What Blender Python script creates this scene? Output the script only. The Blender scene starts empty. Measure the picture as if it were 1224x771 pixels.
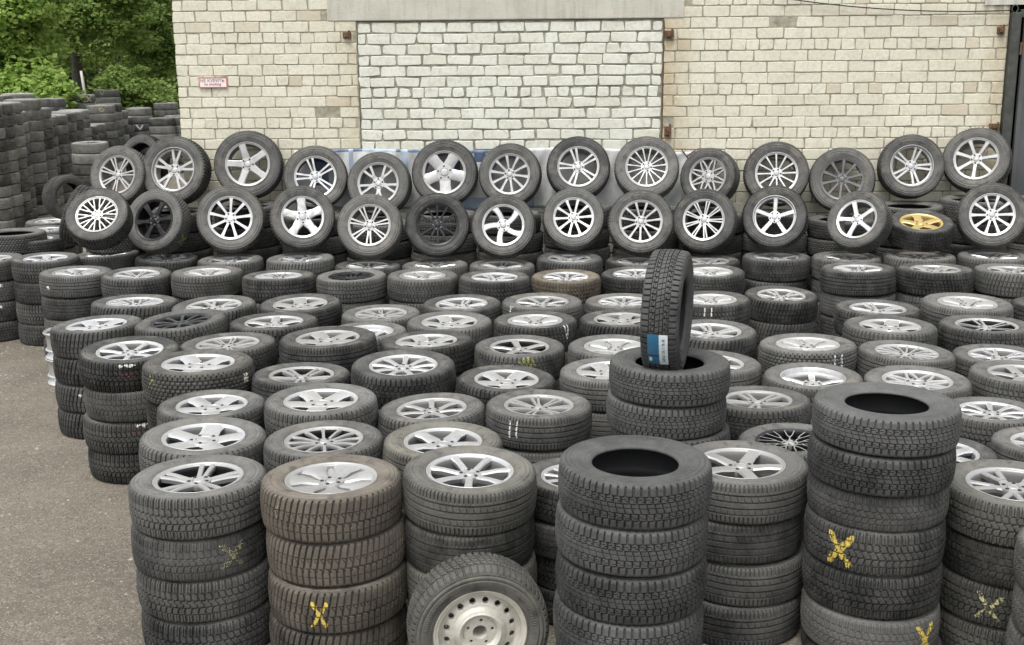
import bpy, math, random
import numpy as np
from mathutils import Matrix, Vector

random.seed(7)
RNG = np.random.default_rng(11)
scene = bpy.context.scene
COL = scene.collection
rad = math.radians

# ------------------------------------------------------------------ camera
CAM_H, FOC, PITCH, ROLL = 2.78, 1400.0, rad(13.3), rad(0.5)
FW = np.array([0, math.cos(PITCH), -math.sin(PITCH)])
U0 = np.array([0, math.sin(PITCH), math.cos(PITCH)])
R0 = np.array([1.0, 0, 0])
RT = R0*math.cos(ROLL) - U0*math.sin(ROLL)
UP = U0*math.cos(ROLL) + R0*math.sin(ROLL)
CAM = np.array([0, 0, CAM_H])

def ray(x, y):
    return FW + RT*(x-612)/FOC - UP*(y-385.5)/FOC

def proj(p):
    d = np.asarray(p, float) - CAM
    z = d @ FW
    return 612+FOC*(d @ RT)/z, 385.5-FOC*(d @ UP)/z, z

def at_y(x, y, Y):            # point of the picture at ground distance Y
    r = ray(x, y)
    return CAM + r*(Y/r[1])

def at_z(x, y, Z):            # point of the picture at height Z
    r = ray(x, y)
    return CAM + r*((Z-CAM_H)/r[2])

cam_d = bpy.data.cameras.new("camera")
cam_d.sensor_width = 36.0
cam_d.lens = 36.0*FOC/1224.0
cam_d.clip_start, cam_d.clip_end = 0.1, 1000
cam = bpy.data.objects.new("camera", cam_d)
COL.objects.link(cam)
m = Matrix.Identity(4)
for i in range(3):
    m[i][0], m[i][1], m[i][2], m[i][3] = RT[i], UP[i], -FW[i], CAM[i]
cam.matrix_world = m
scene.camera = cam

# ------------------------------------------------------------------ helpers
def tag(o, label=None, cat=None, group=None, kind=None):
    if label: o["label"] = label
    if cat: o["category"] = cat
    if group: o["group"] = group
    if kind: o["kind"] = kind
    return o

def link(name, me, parent=None, mats=None):
    o = bpy.data.objects.new(name, me)
    COL.objects.link(o)
    if parent is not None: o.parent = parent
    if mats and me is not None and len(me.materials) == 0:
        for mt in mats: me.materials.append(mt)
    return o

def empty(name, loc=(0, 0, 0)):
    o = bpy.data.objects.new(name, None)
    o.empty_display_size = .1
    o.location = loc
    COL.objects.link(o)
    return o

def mesh_np(name, V, F, mi=None, smooth=False):
    """V: (n,3); F: list/array of faces (all quads as array, or list of tuples)"""
    me = bpy.data.meshes.new(name)
    V = np.asarray(V, np.float32)
    if isinstance(F, np.ndarray):
        k = F.shape[1]
        me.vertices.add(len(V)); me.vertices.foreach_set("co", V.ravel())
        me.loops.add(F.size); me.loops.foreach_set("vertex_index", F.ravel().astype(np.int32))
        me.polygons.add(len(F))
        me.polygons.foreach_set("loop_start", np.arange(0, F.size, k, dtype=np.int32))
        me.polygons.foreach_set("loop_total", np.full(len(F), k, np.int32))
    else:
        me.from_pydata([tuple(map(float, v)) for v in V], [], [tuple(f) for f in F])
    if mi is not None:
        me.polygons.foreach_set("material_index", np.asarray(mi, np.int32))
    me.polygons.foreach_set("use_smooth", np.full(len(me.polygons), smooth, bool))
    me.update(calc_edges=True)
    me.validate()
    return me

class MB:
    """collects shapes into one mesh"""
    def __init__(s): s.V, s.F, s.M = [], [], []
    def add(s, V, F, mi=0):
        b = len(s.V)
        s.V += [tuple(v) for v in V]
        s.F += [tuple(i+b for i in f) for f in F]
        s.M += [mi]*len(F) if isinstance(mi, int) else list(mi)
        return s
    def box(s, x0, x1, y0, y1, z0, z1, mi=0, ch=0.0):
        if ch <= 0:
            V = [(x, y, z) for x in (x0, x1) for y in (y0, y1) for z in (z0, z1)]
            F = [(0, 1, 3, 2), (4, 6, 7, 5), (0, 4, 5, 1), (2, 3, 7, 6), (0, 2, 6, 4), (1, 5, 7, 3)]
            return s.add(V, F, mi)
        import bmesh
        bm = bmesh.new(); bmesh.ops.create_cube(bm, size=1)
        for v in bm.verts:
            v.co = Vector(((x0+x1)/2+v.co.x*(x1-x0), (y0+y1)/2+v.co.y*(y1-y0), (z0+z1)/2+v.co.z*(z1-z0)))
        bmesh.ops.bevel(bm, geom=bm.edges[:], offset=ch, segments=2, profile=.5, affect='EDGES')
        bm.verts.index_update()
        s.add([v.co[:] for v in bm.verts], [[v.index for v in f.verts] for f in bm.faces], mi); bm.free()
        return s
    def lathe(s, prof, n=96, mi=0, c=(0, 0, 0), closed=False):
        b = len(s.V); k = len(prof)
        for i in range(n):
            a = 2*math.pi*i/n; ca, sa = math.cos(a), math.sin(a)
            for r, z in prof: s.V.append((c[0]+r*ca, c[1]+r*sa, c[2]+z))
        kk = k if closed else k-1
        for i in range(n):
            j = (i+1) % n
            for q in range(kk):
                q2 = (q+1) % k
                s.F.append((b+i*k+q, b+j*k+q, b+j*k+q2, b+i*k+q2)); s.M.append(mi)
        return s
    def tube(s, pts, r, n=8, mi=0):
        pts = [Vector(p) for p in pts]
        rr = r if isinstance(r, (list, tuple)) else [r]*len(pts)
        b = len(s.V); ref = None
        for i, p in enumerate(pts):
            d = (pts[min(i+1, len(pts)-1)]-pts[max(i-1, 0)]).normalized()
            if ref is None: ref = d.orthogonal().normalized()
            ref = (ref-d*ref.dot(d)).normalized(); w = d.cross(ref)
            for k in range(n):
                a = 2*math.pi*k/n
                s.V.append(tuple(p+(ref*math.cos(a)+w*math.sin(a))*rr[i]))
        for i in range(len(pts)-1):
            for k in range(n):
                s.F.append((b+i*n+k, b+i*n+(k+1) % n, b+(i+1)*n+(k+1) % n, b+(i+1)*n+k)); s.M.append(mi)
        s.F.append(tuple(b+k for k in range(n-1, -1, -1))); s.M.append(mi)
        e = b+(len(pts)-1)*n
        s.F.append(tuple(e+k for k in range(n))); s.M.append(mi)
        return s
    def mesh(s, name, smooth=False): return mesh_np(name, s.V, s.F, s.M, smooth)
    def build(s, name, mats, parent=None, smooth=False):
        return link(name, s.mesh(name, smooth), parent, mats if isinstance(mats, (list, tuple)) else [mats])

def smooth_by_angle(me, ang=35):
    import bmesh
    bm = bmesh.new(); bm.from_mesh(me)
    bmesh.ops.recalc_face_normals(bm, faces=bm.faces[:])
    for f in bm.faces: f.smooth = True
    lim = rad(ang)
    for e in bm.edges:
        e.smooth = not (len(e.link_faces) != 2 or e.calc_face_angle(0) > lim)
    bm.to_mesh(me); bm.free()
    return me

# ------------------------------------------------------------------ materials
class NT:
    def __init__(s, name):
        s.m = bpy.data.materials.new(name); s.m.use_nodes = True
        s.t = s.m.node_tree; s.b = s.t.nodes["Principled BSDF"]; s.o = s.t.nodes["Material Output"]
    def n(s, typ, **kw):
        nd = s.t.nodes.new(typ)
        for k, v in kw.items():
            if k.startswith("i_"):
                key = k[2:]
                nd.inputs[int(key) if key.isdigit() else key.replace("_", " ")].default_value = v
            else: setattr(nd, k, v)
        return nd
    def l(s, a, b): s.t.links.new(a, b)
    def coord(s, out="Object"): return s.n("ShaderNodeTexCoord").outputs[out]
    def noise(s, vec, scale, detail=4, rough=.55, dim='3D'):
        nd = s.n("ShaderNodeTexNoise"); nd.inputs["Scale"].default_value = scale
        nd.inputs["Detail"].default_value = detail; nd.inputs["Roughness"].default_value = rough
        if vec is not None: s.l(vec, nd.inputs["Vector"])
        return nd.outputs["Fac"]
    def ramp(s, fac, stops):
        nd = s.n("ShaderNodeValToRGB"); e = nd.color_ramp.elements
        while len(e) < len(stops): e.new(.5)
        for el, (p, c) in zip(e, stops):
            el.position = p; el.color = (*c, 1) if len(c) == 3 else c
        s.l(fac, nd.inputs["Fac"]); return nd.outputs["Color"]
    def mix(s, fac, a, b, mode='MIX'):
        nd = s.n("ShaderNodeMix", data_type='RGBA', blend_type=mode)
        for idx, v in ((0, fac), (6, a), (7, b)):
            if hasattr(v, "links") or hasattr(v, "is_linked"): s.l(v, nd.inputs[idx])
            elif idx == 0: nd.inputs[0].default_value = v
            else: nd.inputs[idx].default_value = (*v, 1) if len(v) == 3 else v
        return nd.outputs[2]
    def math(s, op, a, b=0.0):
        nd = s.n("ShaderNodeMath", operation=op)
        for i, v in enumerate((a, b)):
            if hasattr(v, "is_linked"): s.l(v, nd.inputs[i])
            else: nd.inputs[i].default_value = v
        return nd.outputs[0]
    def bump(s, h, strength=.4, dist=.01):
        nd = s.n("ShaderNodeBump"); nd.inputs["Strength"].default_value = strength
        nd.inputs["Distance"].default_value = dist; s.l(h, nd.inputs["Height"])
        s.l(nd.outputs[0], s.b.inputs["Normal"]); return nd
    def set(s, **kw):
        for k, v in kw.items():
            key = k.replace("_", " ")
            if hasattr(v, "is_linked"): s.l(v, s.b.inputs[key])
            else: s.b.inputs[key].default_value = (*v, 1) if isinstance(v, tuple) and len(v) == 3 else v
        return s

def mat_tyre(name, dark, light, rough=.72, dusty=False):
    t = NT(name)
    info = t.n("ShaderNodeObjectInfo")
    co = t.coord()
    mp = t.n("ShaderNodeVectorMath", operation='ADD'); t.l(co, mp.inputs[0])
    sc = t.n("ShaderNodeVectorMath", operation='SCALE'); t.l(info.outputs["Location"], sc.inputs[0]); sc.inputs["Scale"].default_value = 3.7
    t.l(sc.outputs[0], mp.inputs[1])
    v = mp.outputs[0]
    n1 = t.noise(v, 9, 5, .62); n2 = t.noise(v, 70, 3, .6); n3 = t.noise(v, 2.4, 2, .5)
    d = t.math('ADD', t.math('MULTIPLY', n1, .75), t.math('MULTIPLY', n2, .35))
    d = t.math('ADD', d, t.math('MULTIPLY', t.math('SUBTRACT', info.outputs["Random"], .5), .38))
    d = t.math('ADD', d, t.math('MULTIPLY', t.math('SUBTRACT', n3, .5), .5))
    c = t.ramp(d, [(.30, dark), (.58, tuple((a+b)/2 for a, b in zip(dark, light))), (.88, light)])
    c = t.mix(1.0, c, info.outputs["Color"], 'MULTIPLY')
    if dusty:
        n4 = t.noise(v, 5.5, 4, .7)
        c = t.mix(t.ramp(n4, [(.50, (0, 0, 0)), (.66, (.55,)*3)]), c, (.17, .158, .13))
        c = t.mix(t.ramp(t.noise(v, 16, 3, .6), [(.55, (0, 0, 0)), (.70, (.6,)*3)]), c, (.035, .035, .034))
    r = t.ramp(n1, [(.3, (rough-.14,)*3), (.7, (rough+.1,)*3)])
    t.set(Base_Color=c, Roughness=r, Specular_IOR_Level=.27)
    t.bump(t.math('ADD', n2, t.math('MULTIPLY', n1, .6)), .28, .004)
    return t.m

def mat_metal(name, col, metallic=.55, rough=.34, dirt=.25, dirtcol=(.16, .15, .13), bump=.05):
    t = NT(name)
    info = t.n("ShaderNodeObjectInfo"); co = t.coord()
    mp = t.n("ShaderNodeVectorMath", operation='ADD'); t.l(co, mp.inputs[0]); t.l(info.outputs["Location"], mp.inputs[1])
    v = mp.outputs[0]
    n1 = t.noise(v, 14, 5, .65); n2 = t.noise(v, 120, 2, .5)
    f = t.ramp(n1, [(.48, (0, 0, 0)), (.78, (dirt,)*3)])
    base = t.mix(t.math('MULTIPLY', info.outputs["Random"], .28), col, tuple(c*.62 for c in col))
    c = t.mix(f, base, dirtcol)
    t.set(Base_Color=c, Metallic=metallic, Roughness=t.ramp(n1, [(.3, (rough-.06,)*3), (.75, (rough+.2,)*3)]))
    t.bump(n2, bump, .002)
    return t.m

def mat_plain(name, col, rough=.6, metallic=0.0, var=.15, scale=20, bump=.1):
    t = NT(name); v = t.coord(); n1 = t.noise(v, scale, 4, .6)
    c = t.ramp(n1, [(.3, tuple(x*(1-var) for x in col)), (.7, tuple(min(1, x*(1+var)) for x in col))])
    t.set(Base_Color=c, Roughness=rough, Metallic=metallic)
    if bump: t.bump(t.noise(v, scale*6, 3), bump, .004)
    return t.m

M = {}
M['tyre'] = mat_tyre('rubber_used', (.019, .019, .0185), (.112, .111, .104))
M['side'] = mat_tyre('rubber_sidewall', (.042, .042, .041), (.142, .140, .131), dusty=True)
M['tyre_new'] = mat_tyre('rubber_new', (.025, .0255, .0252), (.100, .100, .096), .68)
M['silver'] = mat_metal('silver_paint', (.61, .61, .605), .74, .34, .5)
M['dull'] = mat_metal('dull_silver_paint', (.41, .408, .40), .6, .42, .6, (.24, .225, .19), .1)
M['grey'] = mat_metal('grey_alloy', (.50, .50, .49), .6, .36, .4)
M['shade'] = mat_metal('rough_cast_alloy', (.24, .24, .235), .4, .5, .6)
M['black'] = mat_metal('black_gloss_paint', (.013, .013, .014), .1, .30, .12, (.06, .058, .055))
M['gun'] = mat_metal('gunmetal_paint', (.14, .14, .14), .5, .38, .3)
M['gold'] = mat_metal('gold_paint', (.62, .47, .20), .6, .34, .3)
M['steel'] = mat_metal('dusty_steel_paint', (.56, .545, .48), .3, .5, .6, (.22, .20, .15), .12)
M['cap'] = mat_metal('cap_plastic', (.42, .42, .42), .5, .35, .2)
M['dark'] = mat_plain('dark_hole_and_cable', (.018, .018, .018), .6)  # painted darkness of the lug holes; also the cable's own colour
M['white_cap'] = mat_plain('white_plastic_cap', (.82, .82, .80), .4, 0, .03)

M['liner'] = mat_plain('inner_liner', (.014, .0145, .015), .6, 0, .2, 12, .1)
# ------------------------------------------------------------------ tyres: real tread grooves
RT0, WT0 = .315, .20           # nominal radius and width of a tyre mesh
NU = 1024
CIRC = 2*math.pi*RT0

SIDE = [(.2025, .0800), (.2050, .0830), (.2090, .0870), (.2115, .0905), (.2145, .0868), (.2175, .0868), (.2195, .0912),
        (.2215, .0915), (.2230, .0905), (.2250, .0922),
        (.232, .0935), (.2335, .0940), (.2420, .0965), (.2505, .0984), (.2520, .0986), (.2545, .0991), (.2600, .1000), (.2618, .0968), (.2650, .0966), (.2668, .0994), (.2760, .0985), (.2820, .0962),
        (.2832, .0932), (.2850, .0928), (.2866, .0962), (.2890, .0957), (.2925, .0945)]
SH = [(.2925, .0945), (.2990, .0922), (.3042, .0880), (.3072, .0835), (.3085, .0790)]

def shoulder_point(q):
    """signed arc coordinate across the tread -> (r, z); |q| < .0790 tread, beyond it the shoulder"""
    a = abs(q); sg = 1 if q >= 0 else -1
    if a <= .0790:
        return .315-(a/.0790)**2*.0065, q
    d = a-.0790
    pts = SH[::-1]
    for i in range(len(pts)-1):
        L = math.hypot(pts[i+1][0]-pts[i][0], pts[i+1][1]-pts[i][1])
        if d <= L or i == len(pts)-2:
            t = min(1, d/L)
            return pts[i][0]+(pts[i+1][0]-pts[i][0])*t, sg*(pts[i][1]+(pts[i+1][1]-pts[i][1])*t)
        d -= L
QMAX = .0790+sum(math.hypot(SH[i+1][0]-SH[i][0], SH[i+1][1]-SH[i][1]) for i in range(len(SH)-1))

def band(x, c, hw, ramp=.0009):
    return np.clip((hw+ramp-np.abs(x-c))/ramp, 0, 1)

def per(s, n, hw, ph=0.0, ramp=.0009):
    P = CIRC/n
    x = (s/P+ph) % 1.0
    return np.clip((hw+ramp-np.abs(x-.5)*P)/ramp, 0, 1)

# every pattern: circumferential grooves (centre, half width) and a depth function of (q, s) in 0..1
def dep_winter(q, s):
    d = np.maximum.reduce([band(q, c, .0034) for c in (-.050, -.017, .017, .050)])
    c = np.abs(q) < .017; m = (np.abs(q) >= .017) & (np.abs(q) < .050); o = np.abs(q) >= .050
    d = np.maximum(d, c*per(s+.006*np.sign(q), 64, .0022)*.7)
    d = np.maximum(d, m*per(s+np.abs(q)*.30, 64, .0030, .3))
    d = np.maximum(d, m*per(s-np.abs(q)*.2, 64, .0010, .8)*.5)
    d = np.maximum(d, o*per(s, 64, .0042, .55))
    return np.maximum(d, o*per(s, 64, .0010, .05)*.5)

def dep_square(q, s):
    d = np.maximum.reduce([band(q, c, .0026) for c in (-.050, .050)]+[band(q, c, .0020) for c in (-.020, .022)]+[band(q, .004, .0012)*.8])
    o = np.abs(q) >= .050; m1 = (q > .022) & (q < .050); m2 = (q < -.020) & (q > -.050); c = (q >= -.020) & (q <= .022)
    st = np.sign(np.sin(2*np.pi*s*64/CIRC))
    d = np.maximum(d, o*per(s, 64, .0038, .1))
    d = np.maximum(d, m1*per(s, 64, .0022, .6)); d = np.maximum(d, m1*band(q, .0360+.004*st, .0013)*.9)
    d = np.maximum(d, m2*per(s, 64, .0022, .35)); d = np.maximum(d, m2*band(q, -.0350+.004*st, .0013)*.9)
    return np.maximum(d, c*per(s+.3*q, 64, .0014, .2)*.7)

def dep_summer(q, s):
    d = np.maximum.reduce([band(q, c, .0036) for c in (-.045, -.015, .015, .045)])
    o = (np.abs(q) >= .054)
    d = np.maximum(d, o*per(s, 96, .0024, .2)*.8)
    m = (np.abs(q) > .014) & (np.abs(q) < .041)
    return np.maximum(d, m*per(s+q*.3, 64, .0010, .6)*.5)

def dep_zig(q, s):
    d = np.maximum(band(q, -.010, .0040), band(q, -.048, .0018))
    u = q > -.006; l = q < -.014
    d = np.maximum(d, u*per(s-q*.20, 64, .0036, .4))
    d = np.maximum(d, band(q, .036, .0018)*.9)
    w = (q > .0) & (q < .036)
    d = np.maximum(d, w*per(s+q*.7, 64, .0012, .15)*.7)
    d = np.maximum(d, l*per(s, 64, .0032, .7))
    return np.maximum(d, (q < -.014)*(q > -.046)*per(s-q*.4, 64, .0011, .2)*.6)

def dep_rough(q, s):
    zz = .0040*np.sign(np.sin(2*np.pi*s*64/CIRC))
    d = np.maximum.reduce([band(q+zz, c, .0032) for c in (-.040, .040)]+[band(q-zz, c, .0028) for c in (-.012, .012)])
    o = np.abs(q) >= .040; m = np.abs(q) < .040
    d = np.maximum(d, o*per(s, 64, .0042, .25))
    return np.maximum(d, m*per(s+q*.25, 64, .0030, .7))

def dep_brick(q, s):
    d = np.maximum.reduce([band(q, c, .0026) for c in (-.056, -.034, -.011, .011, .034, .056)])
    k = np.floor((q+.0115)/.0225)
    return np.maximum(d, per(s, 64, .0034, .0)*((k % 2) == 0) + per(s, 64, .0034, .5)*((k % 2) != 0))

PAT = {   # name: (depth fn, groove edges, depth, lateral reach on the shoulder)
 'winter': (dep_winter, [(-.050, .0034), (-.017, .0034), (.017, .0034), (.050, .0034)], .0112, .72),
 'square': (dep_square, [(-.050, .0026), (.050, .0026), (-.020, .0020), (.022, .0020), (.004, .0012), (.0320, .0013), (.0400, .0013), (-.0310, .0013), (-.0390, .0013)], .0110, .65),
 'summer': (dep_summer, [(-.045, .0036), (-.015, .0036), (.015, .0036), (.045, .0036)], .0100, .8),
 'zig': (dep_zig, [(-.010, .0040), (-.048, .0018), (.036, .0018)], .0112, .75),
 'rough': (dep_rough, [(-.0445, .003), (-.0355, .003), (.0355, .003), (.0445, .003), (-.0165, .0026), (-.0075, .0026), (.0075, .0026), (.0165, .0026)], .0095, 1.0),
 'brick': (dep_brick, [(c, .0023) for c in (-.056, -.034, -.011, .011, .034, .056)], .0100, .75),
}
TYRE_GRID = {}

def make_tyre(pat, name='tyre', mat=None, bead=.2025, wear=1.0):
    fn, edges, depth, reach = PAT[pat]; depth = depth*wear
    kb = (.24-bead)/(.24-.2025)
    fb = lambda r: r if r >= .24 else .24-(.24-r)*kb
    qs = list(np.linspace(-QMAX, QMAX, 43))
    for c, hw in edges: qs += [c-hw-.0009, c-hw, c+hw, c+hw+.0009]
    qs = sorted(set(round(float(x), 5) for x in qs if abs(x) <= QMAX))
    qk = [qs[0]]
    for x in qs[1:]:
        if x-qk[-1] > .0006: qk.append(x)
    qk[-1] = QMAX
    tread = [shoulder_point(q) for q in qk]
    s = np.arange(NU)/NU*CIRC
    Q, S = np.meshgrid(np.array(qk), s)
    D = np.clip(fn(Q, S), 0, 1)*depth
    fade = np.clip(((.0790+(QMAX-.0790)*reach)-np.abs(Q))/.004, 0, 1)
    D *= fade
    prof_in = [(.2025, -.0800), (.2000, -.074), (.2030, -.066), (.222, -.079), (.262, -.087), (.290, -.078), (.300, -.055), (.3025, 0),
               (.300, .055), (.290, .078), (.262, .087), (.222, .079), (.2030, .066), (.2000, .074)]
    up = SIDE[:-1]; lo = [(r, -z) for r, z in SIDE[::-1]][1:]
    ang = 2*np.pi*np.arange(NU)/NU
    ca, sa = np.cos(ang), np.sin(ang)
    cols = []
    tt = np.arange(NU)/NU
    ser = lambda r: .0018*(np.sin(2*np.pi*128*tt+.4) > 0)*(np.sin(2*np.pi*3*tt+.7) > .35)*(.2325 < r < .2515)
    for r, z in prof_in: cols.append((np.full(NU, fb(r)), np.full(NU, z)))
    for r, z in up: cols.append((np.full(NU, fb(r)), np.full(NU, z)+ser(r)))
    # tread rows go from +z to -z so that the outline runs on
    tr = np.array([p[0] for p in tread]); tz = np.array([p[1] for p in tread])
    nr = np.gradient(tz); nz = -np.gradient(tr); L = np.hypot(nr, nz); nr, nz = nr/L, nz/L
    for k in range(len(qk)-1, -1, -1):
        cols.append((tr[k]-D[:, k]*nr[k], tz[k]-D[:, k]*nz[k]))
    for r, z in lo: cols.append((np.full(NU, fb(r)), np.full(NU, z)-ser(r)))
    NP = len(cols)
    V = np.zeros((NU, NP, 3), np.float32)
    for k, (r, z) in enumerate(cols):
        V[:, k, 0] = r*ca; V[:, k, 1] = r*sa; V[:, k, 2] = z
    I = np.arange(NU)[:, None]; K = np.arange(NP)[None, :]
    a = I*NP+K; b = ((I+1) % NU)*NP+K; c = ((I+1) % NU)*NP+(K+1) % NP; d = I*NP+(K+1) % NP
    F = np.stack([a, b, c, d], -1).reshape(-1, 4)
    me = mesh_np(name, V.reshape(-1, 3), F)
    sm = np.ones((NU, NP), bool)
    k0 = len(prof_in)+len(up)
    sm[:, k0-1:k0+len(qk)] = False
    me.polygons.foreach_set("use_smooth", sm.ravel())
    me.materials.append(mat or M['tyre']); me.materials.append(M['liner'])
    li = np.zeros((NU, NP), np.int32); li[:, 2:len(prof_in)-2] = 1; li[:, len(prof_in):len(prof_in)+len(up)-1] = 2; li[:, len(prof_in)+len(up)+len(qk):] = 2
    me.materials.append(M['side'])
    me.polygons.foreach_set('material_index', li.ravel())
    TYRE_GRID[me.name] = (np.array(qk), D, tr, tz, nr, nz)
    return me

TY = {p: make_tyre(p) for p in PAT}
TYW = {p: make_tyre(p, wear=.5) for p in ('summer', 'winter')}
TYN = {p: make_tyre(p, bead=.180) for p in ('square', 'winter', 'summer')}
for p in TYN: TYN[p].materials[0] = M['tyre_new']; TYN[p].materials[2] = M['tyre_new']

def tread_patch(pat, ang0, width, height, inside, seed=0, lift=.0007, v0=0.0):
    """chalk or paint lying on the tread blocks: faces of the tread round angle ang0 where inside(u, v) holds, u, v in -1..1"""
    qk, D, tr, tz, nr, nz = TYRE_GRID[pat.name]
    rng = np.random.default_rng(seed)
    n = int(width/2/CIRC*NU)+1
    i0 = int(round(ang0/(2*math.pi)*NU))
    V, F, idx = [], [], {}
    def vid(i, k):
        if (i, k) not in idx:
            a = 2*math.pi*i/NU; d = D[i % NU, k]-lift
            r = tr[k]-d*nr[k]; z = tz[k]-d*nz[k]
            idx[(i, k)] = len(V); V.append((r*math.cos(a), r*math.sin(a), z))
        return idx[(i, k)]
    for i in range(i0-n, i0+n):
        for k in range(len(qk)-1):
            u = (i+.5-i0)/NU*CIRC/(width/2); v = ((qk[k]+qk[k+1])/2-v0)/(height/2)
            if abs(v) > 1: continue
            p = inside(u, v)
            if p >= .5: p = 1 if p*(.82+.18*math.sin(u*5.1+v*3+seed)*math.cos(v*6.3-u*2)) > .46 else 0
            if max(D[i % NU, k], D[(i+1) % NU, k+1], D[i % NU, k+1]) > .004: p *= .65
            if p > 0 and rng.random() < p*.97:
                F.append((vid(i, k), vid(i+1, k), vid(i+1, k+1), vid(i, k+1)))
    return mesh_np('chalk_mark', V, F) if F else None

# ------------------------------------------------------------------ rims
def strip(mb, pts, th=.028, mi=0, ms=1, top=.72):
    """one spoke: pts = (r, lateral, half width, z)"""
    sec = []
    for i, (r, t, hw, z) in enumerate(pts):
        p0 = pts[max(0, i-1)]; p1 = pts[min(len(pts)-1, i+1)]
        d = np.array([p1[0]-p0[0], p1[1]-p0[1]]); d /= np.linalg.norm(d); nx, ny = -d[1], d[0]
        row = []
        for w, zz in ((-hw*.8, z-th), (-hw, z-.007), (-hw*top, z), (hw*top, z), (hw, z-.007), (hw*.8, z-th)):
            row.append((r+nx*w, t+ny*w, zz))
        sec.append(row)
    V = [v for r in sec for v in r]; F = []; mm = []
    for i in range(len(sec)-1):
        for k in range(6):
            k2 = (k+1) % 6
            F.append((i*6+k, (i+1)*6+k, (i+1)*6+k2, i*6+k2)); mm.append(mi if k == 2 else ms)
    F.append(tuple(range(6))); F.append(tuple(range(len(V)-1, len(V)-7, -1))); mm += [ms, ms]
    mb.add(V, F, mm)

def sp_straight(hw0, hw1, z0=.072, z1=.082, hwm=None):
    hm = ((hw0+hw1)/2 if hwm is None else hwm)*1.12; hw1 = hw1*1.15
    return [[(.040, 0, hw0, z0-.002), (.075, 0, hw0*.6+hm*.4, z0+.002), (.13, 0, hm, (z0+z1)/2+.004), (.178, 0, hw1, z1), (.196, 0, hw1*1.12, z1+.002)]]
def sp_twin(a, b, hw, z0=.070, z1=.082):
    hw = hw*1.15
    return [[(.04, s*a*.8, hw*1.1, z0-.003), (.09, s*a, hw, z0+.004), (.14, s*(a+b)/2, hw, (z0+z1)/2+.004), (.195, s*b, hw*1.1, z1+.001)] for s in (-1, 1)]
def sp_y(rf, spread, hw, hb, z0=.070, z1=.082):
    o = [[(.035, 0, hw*1.15, z0-.004), (.07, 0, hw, z0+.002), (rf+.008, 0, hw*.95, z0+(z1-z0)*.55)]]
    for s in (-1, 1):
        o.append([(rf-.010, s*hw*.35, hb*1.1, z0+(z1-z0)*.5), (rf+.03, s*spread*.55, hb, z0+(z1-z0)*.75), (.195, s*spread, hb*1.15, z1+.001)])
    return o
def sp_curve(hw):
    return [[(.035, 0, hw, .060), (.08, .004, hw*.95, .067), (.125, .016, hw*.95, .073), (.165, .034, hw*1.05, .078), (.192, .050, hw*1.3, .080)]]

STY = {  # style: (spokes round the hub, spoke shapes, hub radius, barrel kind, lug hole discs, words for labels)
 'five_wide': (5, sp_straight(.038, .030, hwm=.0285), .068, 'std', 5, 'five-spoke'),
 'five_slim': (5, sp_straight(.026, .024, hwm=.0205), .062, 'std', 5, 'slim five-spoke'),
 'five_deep': (5, sp_straight(.021, .021, z0=.040, z1=.056, hwm=.0190), .062, 'deep', 5, 'deep-lipped five-spoke'),
 'five_star': (5, sp_straight(.050, .038, hwm=.0340), .074, 'std', 5, 'broad five-point'),
 'five_twin': (5, sp_twin(.016, .028, .0112), .062, 'std', 5, 'twin five-spoke'),
 'five_y': (5, sp_y(.095, .042, .024, .0135), .062, 'std', 5, 'forked five-spoke'),
 'six': (6, sp_straight(.023, .026, hwm=.0190), .062, 'std', 6, 'six-spoke'),
 'seven': (7, sp_straight(.0180, .0185, hwm=.0155), .058, 'std', 5, 'seven-spoke'),
 'seven_twin': (7, sp_twin(.011, .022, .0085), .060, 'std', 5, 'twin seven-spoke'),
 'seven_fan': (7, sp_straight(.016, .064, z0=.066, z1=.080, hwm=.036), .060, 'disc', 5, 'fan-bladed'),
 'nine_twin': (9, sp_twin(.0085, .0150, .0072), .060, 'std', 5, 'nine twin-spoke'),
 'nine': (9, sp_straight(.0150, .0175, hwm=.0140), .060, 'std', 5, 'nine-spoke'),
 'ten': (10, sp_straight(.0135, .0155, hwm=.0118), .060, 'std', 5, 'ten-spoke'),
 'ten_y': (10, sp_y(.100, .028, .0095, .0068), .058, 'std', 5, 'mesh-spoked'),
 'lattice': (8, [[(.050, -s*.006, .013, .066), (.11, s*.016, .0105, .072), (.15, s*.040, .0105, .076), (.190, s*.068, .013, .080)] for s in (-1, 1)], .076, 'std', 5, 'lattice-faced'),
 'five_full': (5, sp_straight(.056, .050, z0=.068, hwm=.0460), .085, 'std', 5, 'full-faced five-spoke'),
 'five_y_deep': (5, sp_y(.090, .040, .026, .0140, z0=.048, z1=.058), .062, 'deep', 5, 'deep-lipped forked'),
 'five_twin_deep': (5, sp_twin(.016, .028, .0112, z0=.046, z1=.058), .062, 'deep', 5, 'deep-lipped twin-spoke'),
 'thin_y': (9, sp_y(.090, .032, .0060, .0042), .050, 'std', 5, 'thin mesh-spoked'),
 'eleven': (11, sp_straight(.0115, .0125, hwm=.0095), .060, 'std', 5, 'eleven-spoke'),
 'twelve': (12, sp_straight(.0100, .0105, hwm=.0080), .058, 'std', 5, 'twelve-spoke'),
 'fifteen': (15, sp_straight(.0080, .0085, hwm=.0066), .060, 'std', 5, 'many-spoked'),
 'pinwheel': (5, sp_curve(.029), .066, 'std', 5, 'pinwheel five-spoke'),
 'star_mesh': (7, sp_y(.075, .056, .018, .0125), .062, 'std', 5, 'star-mesh'),
}
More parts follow.
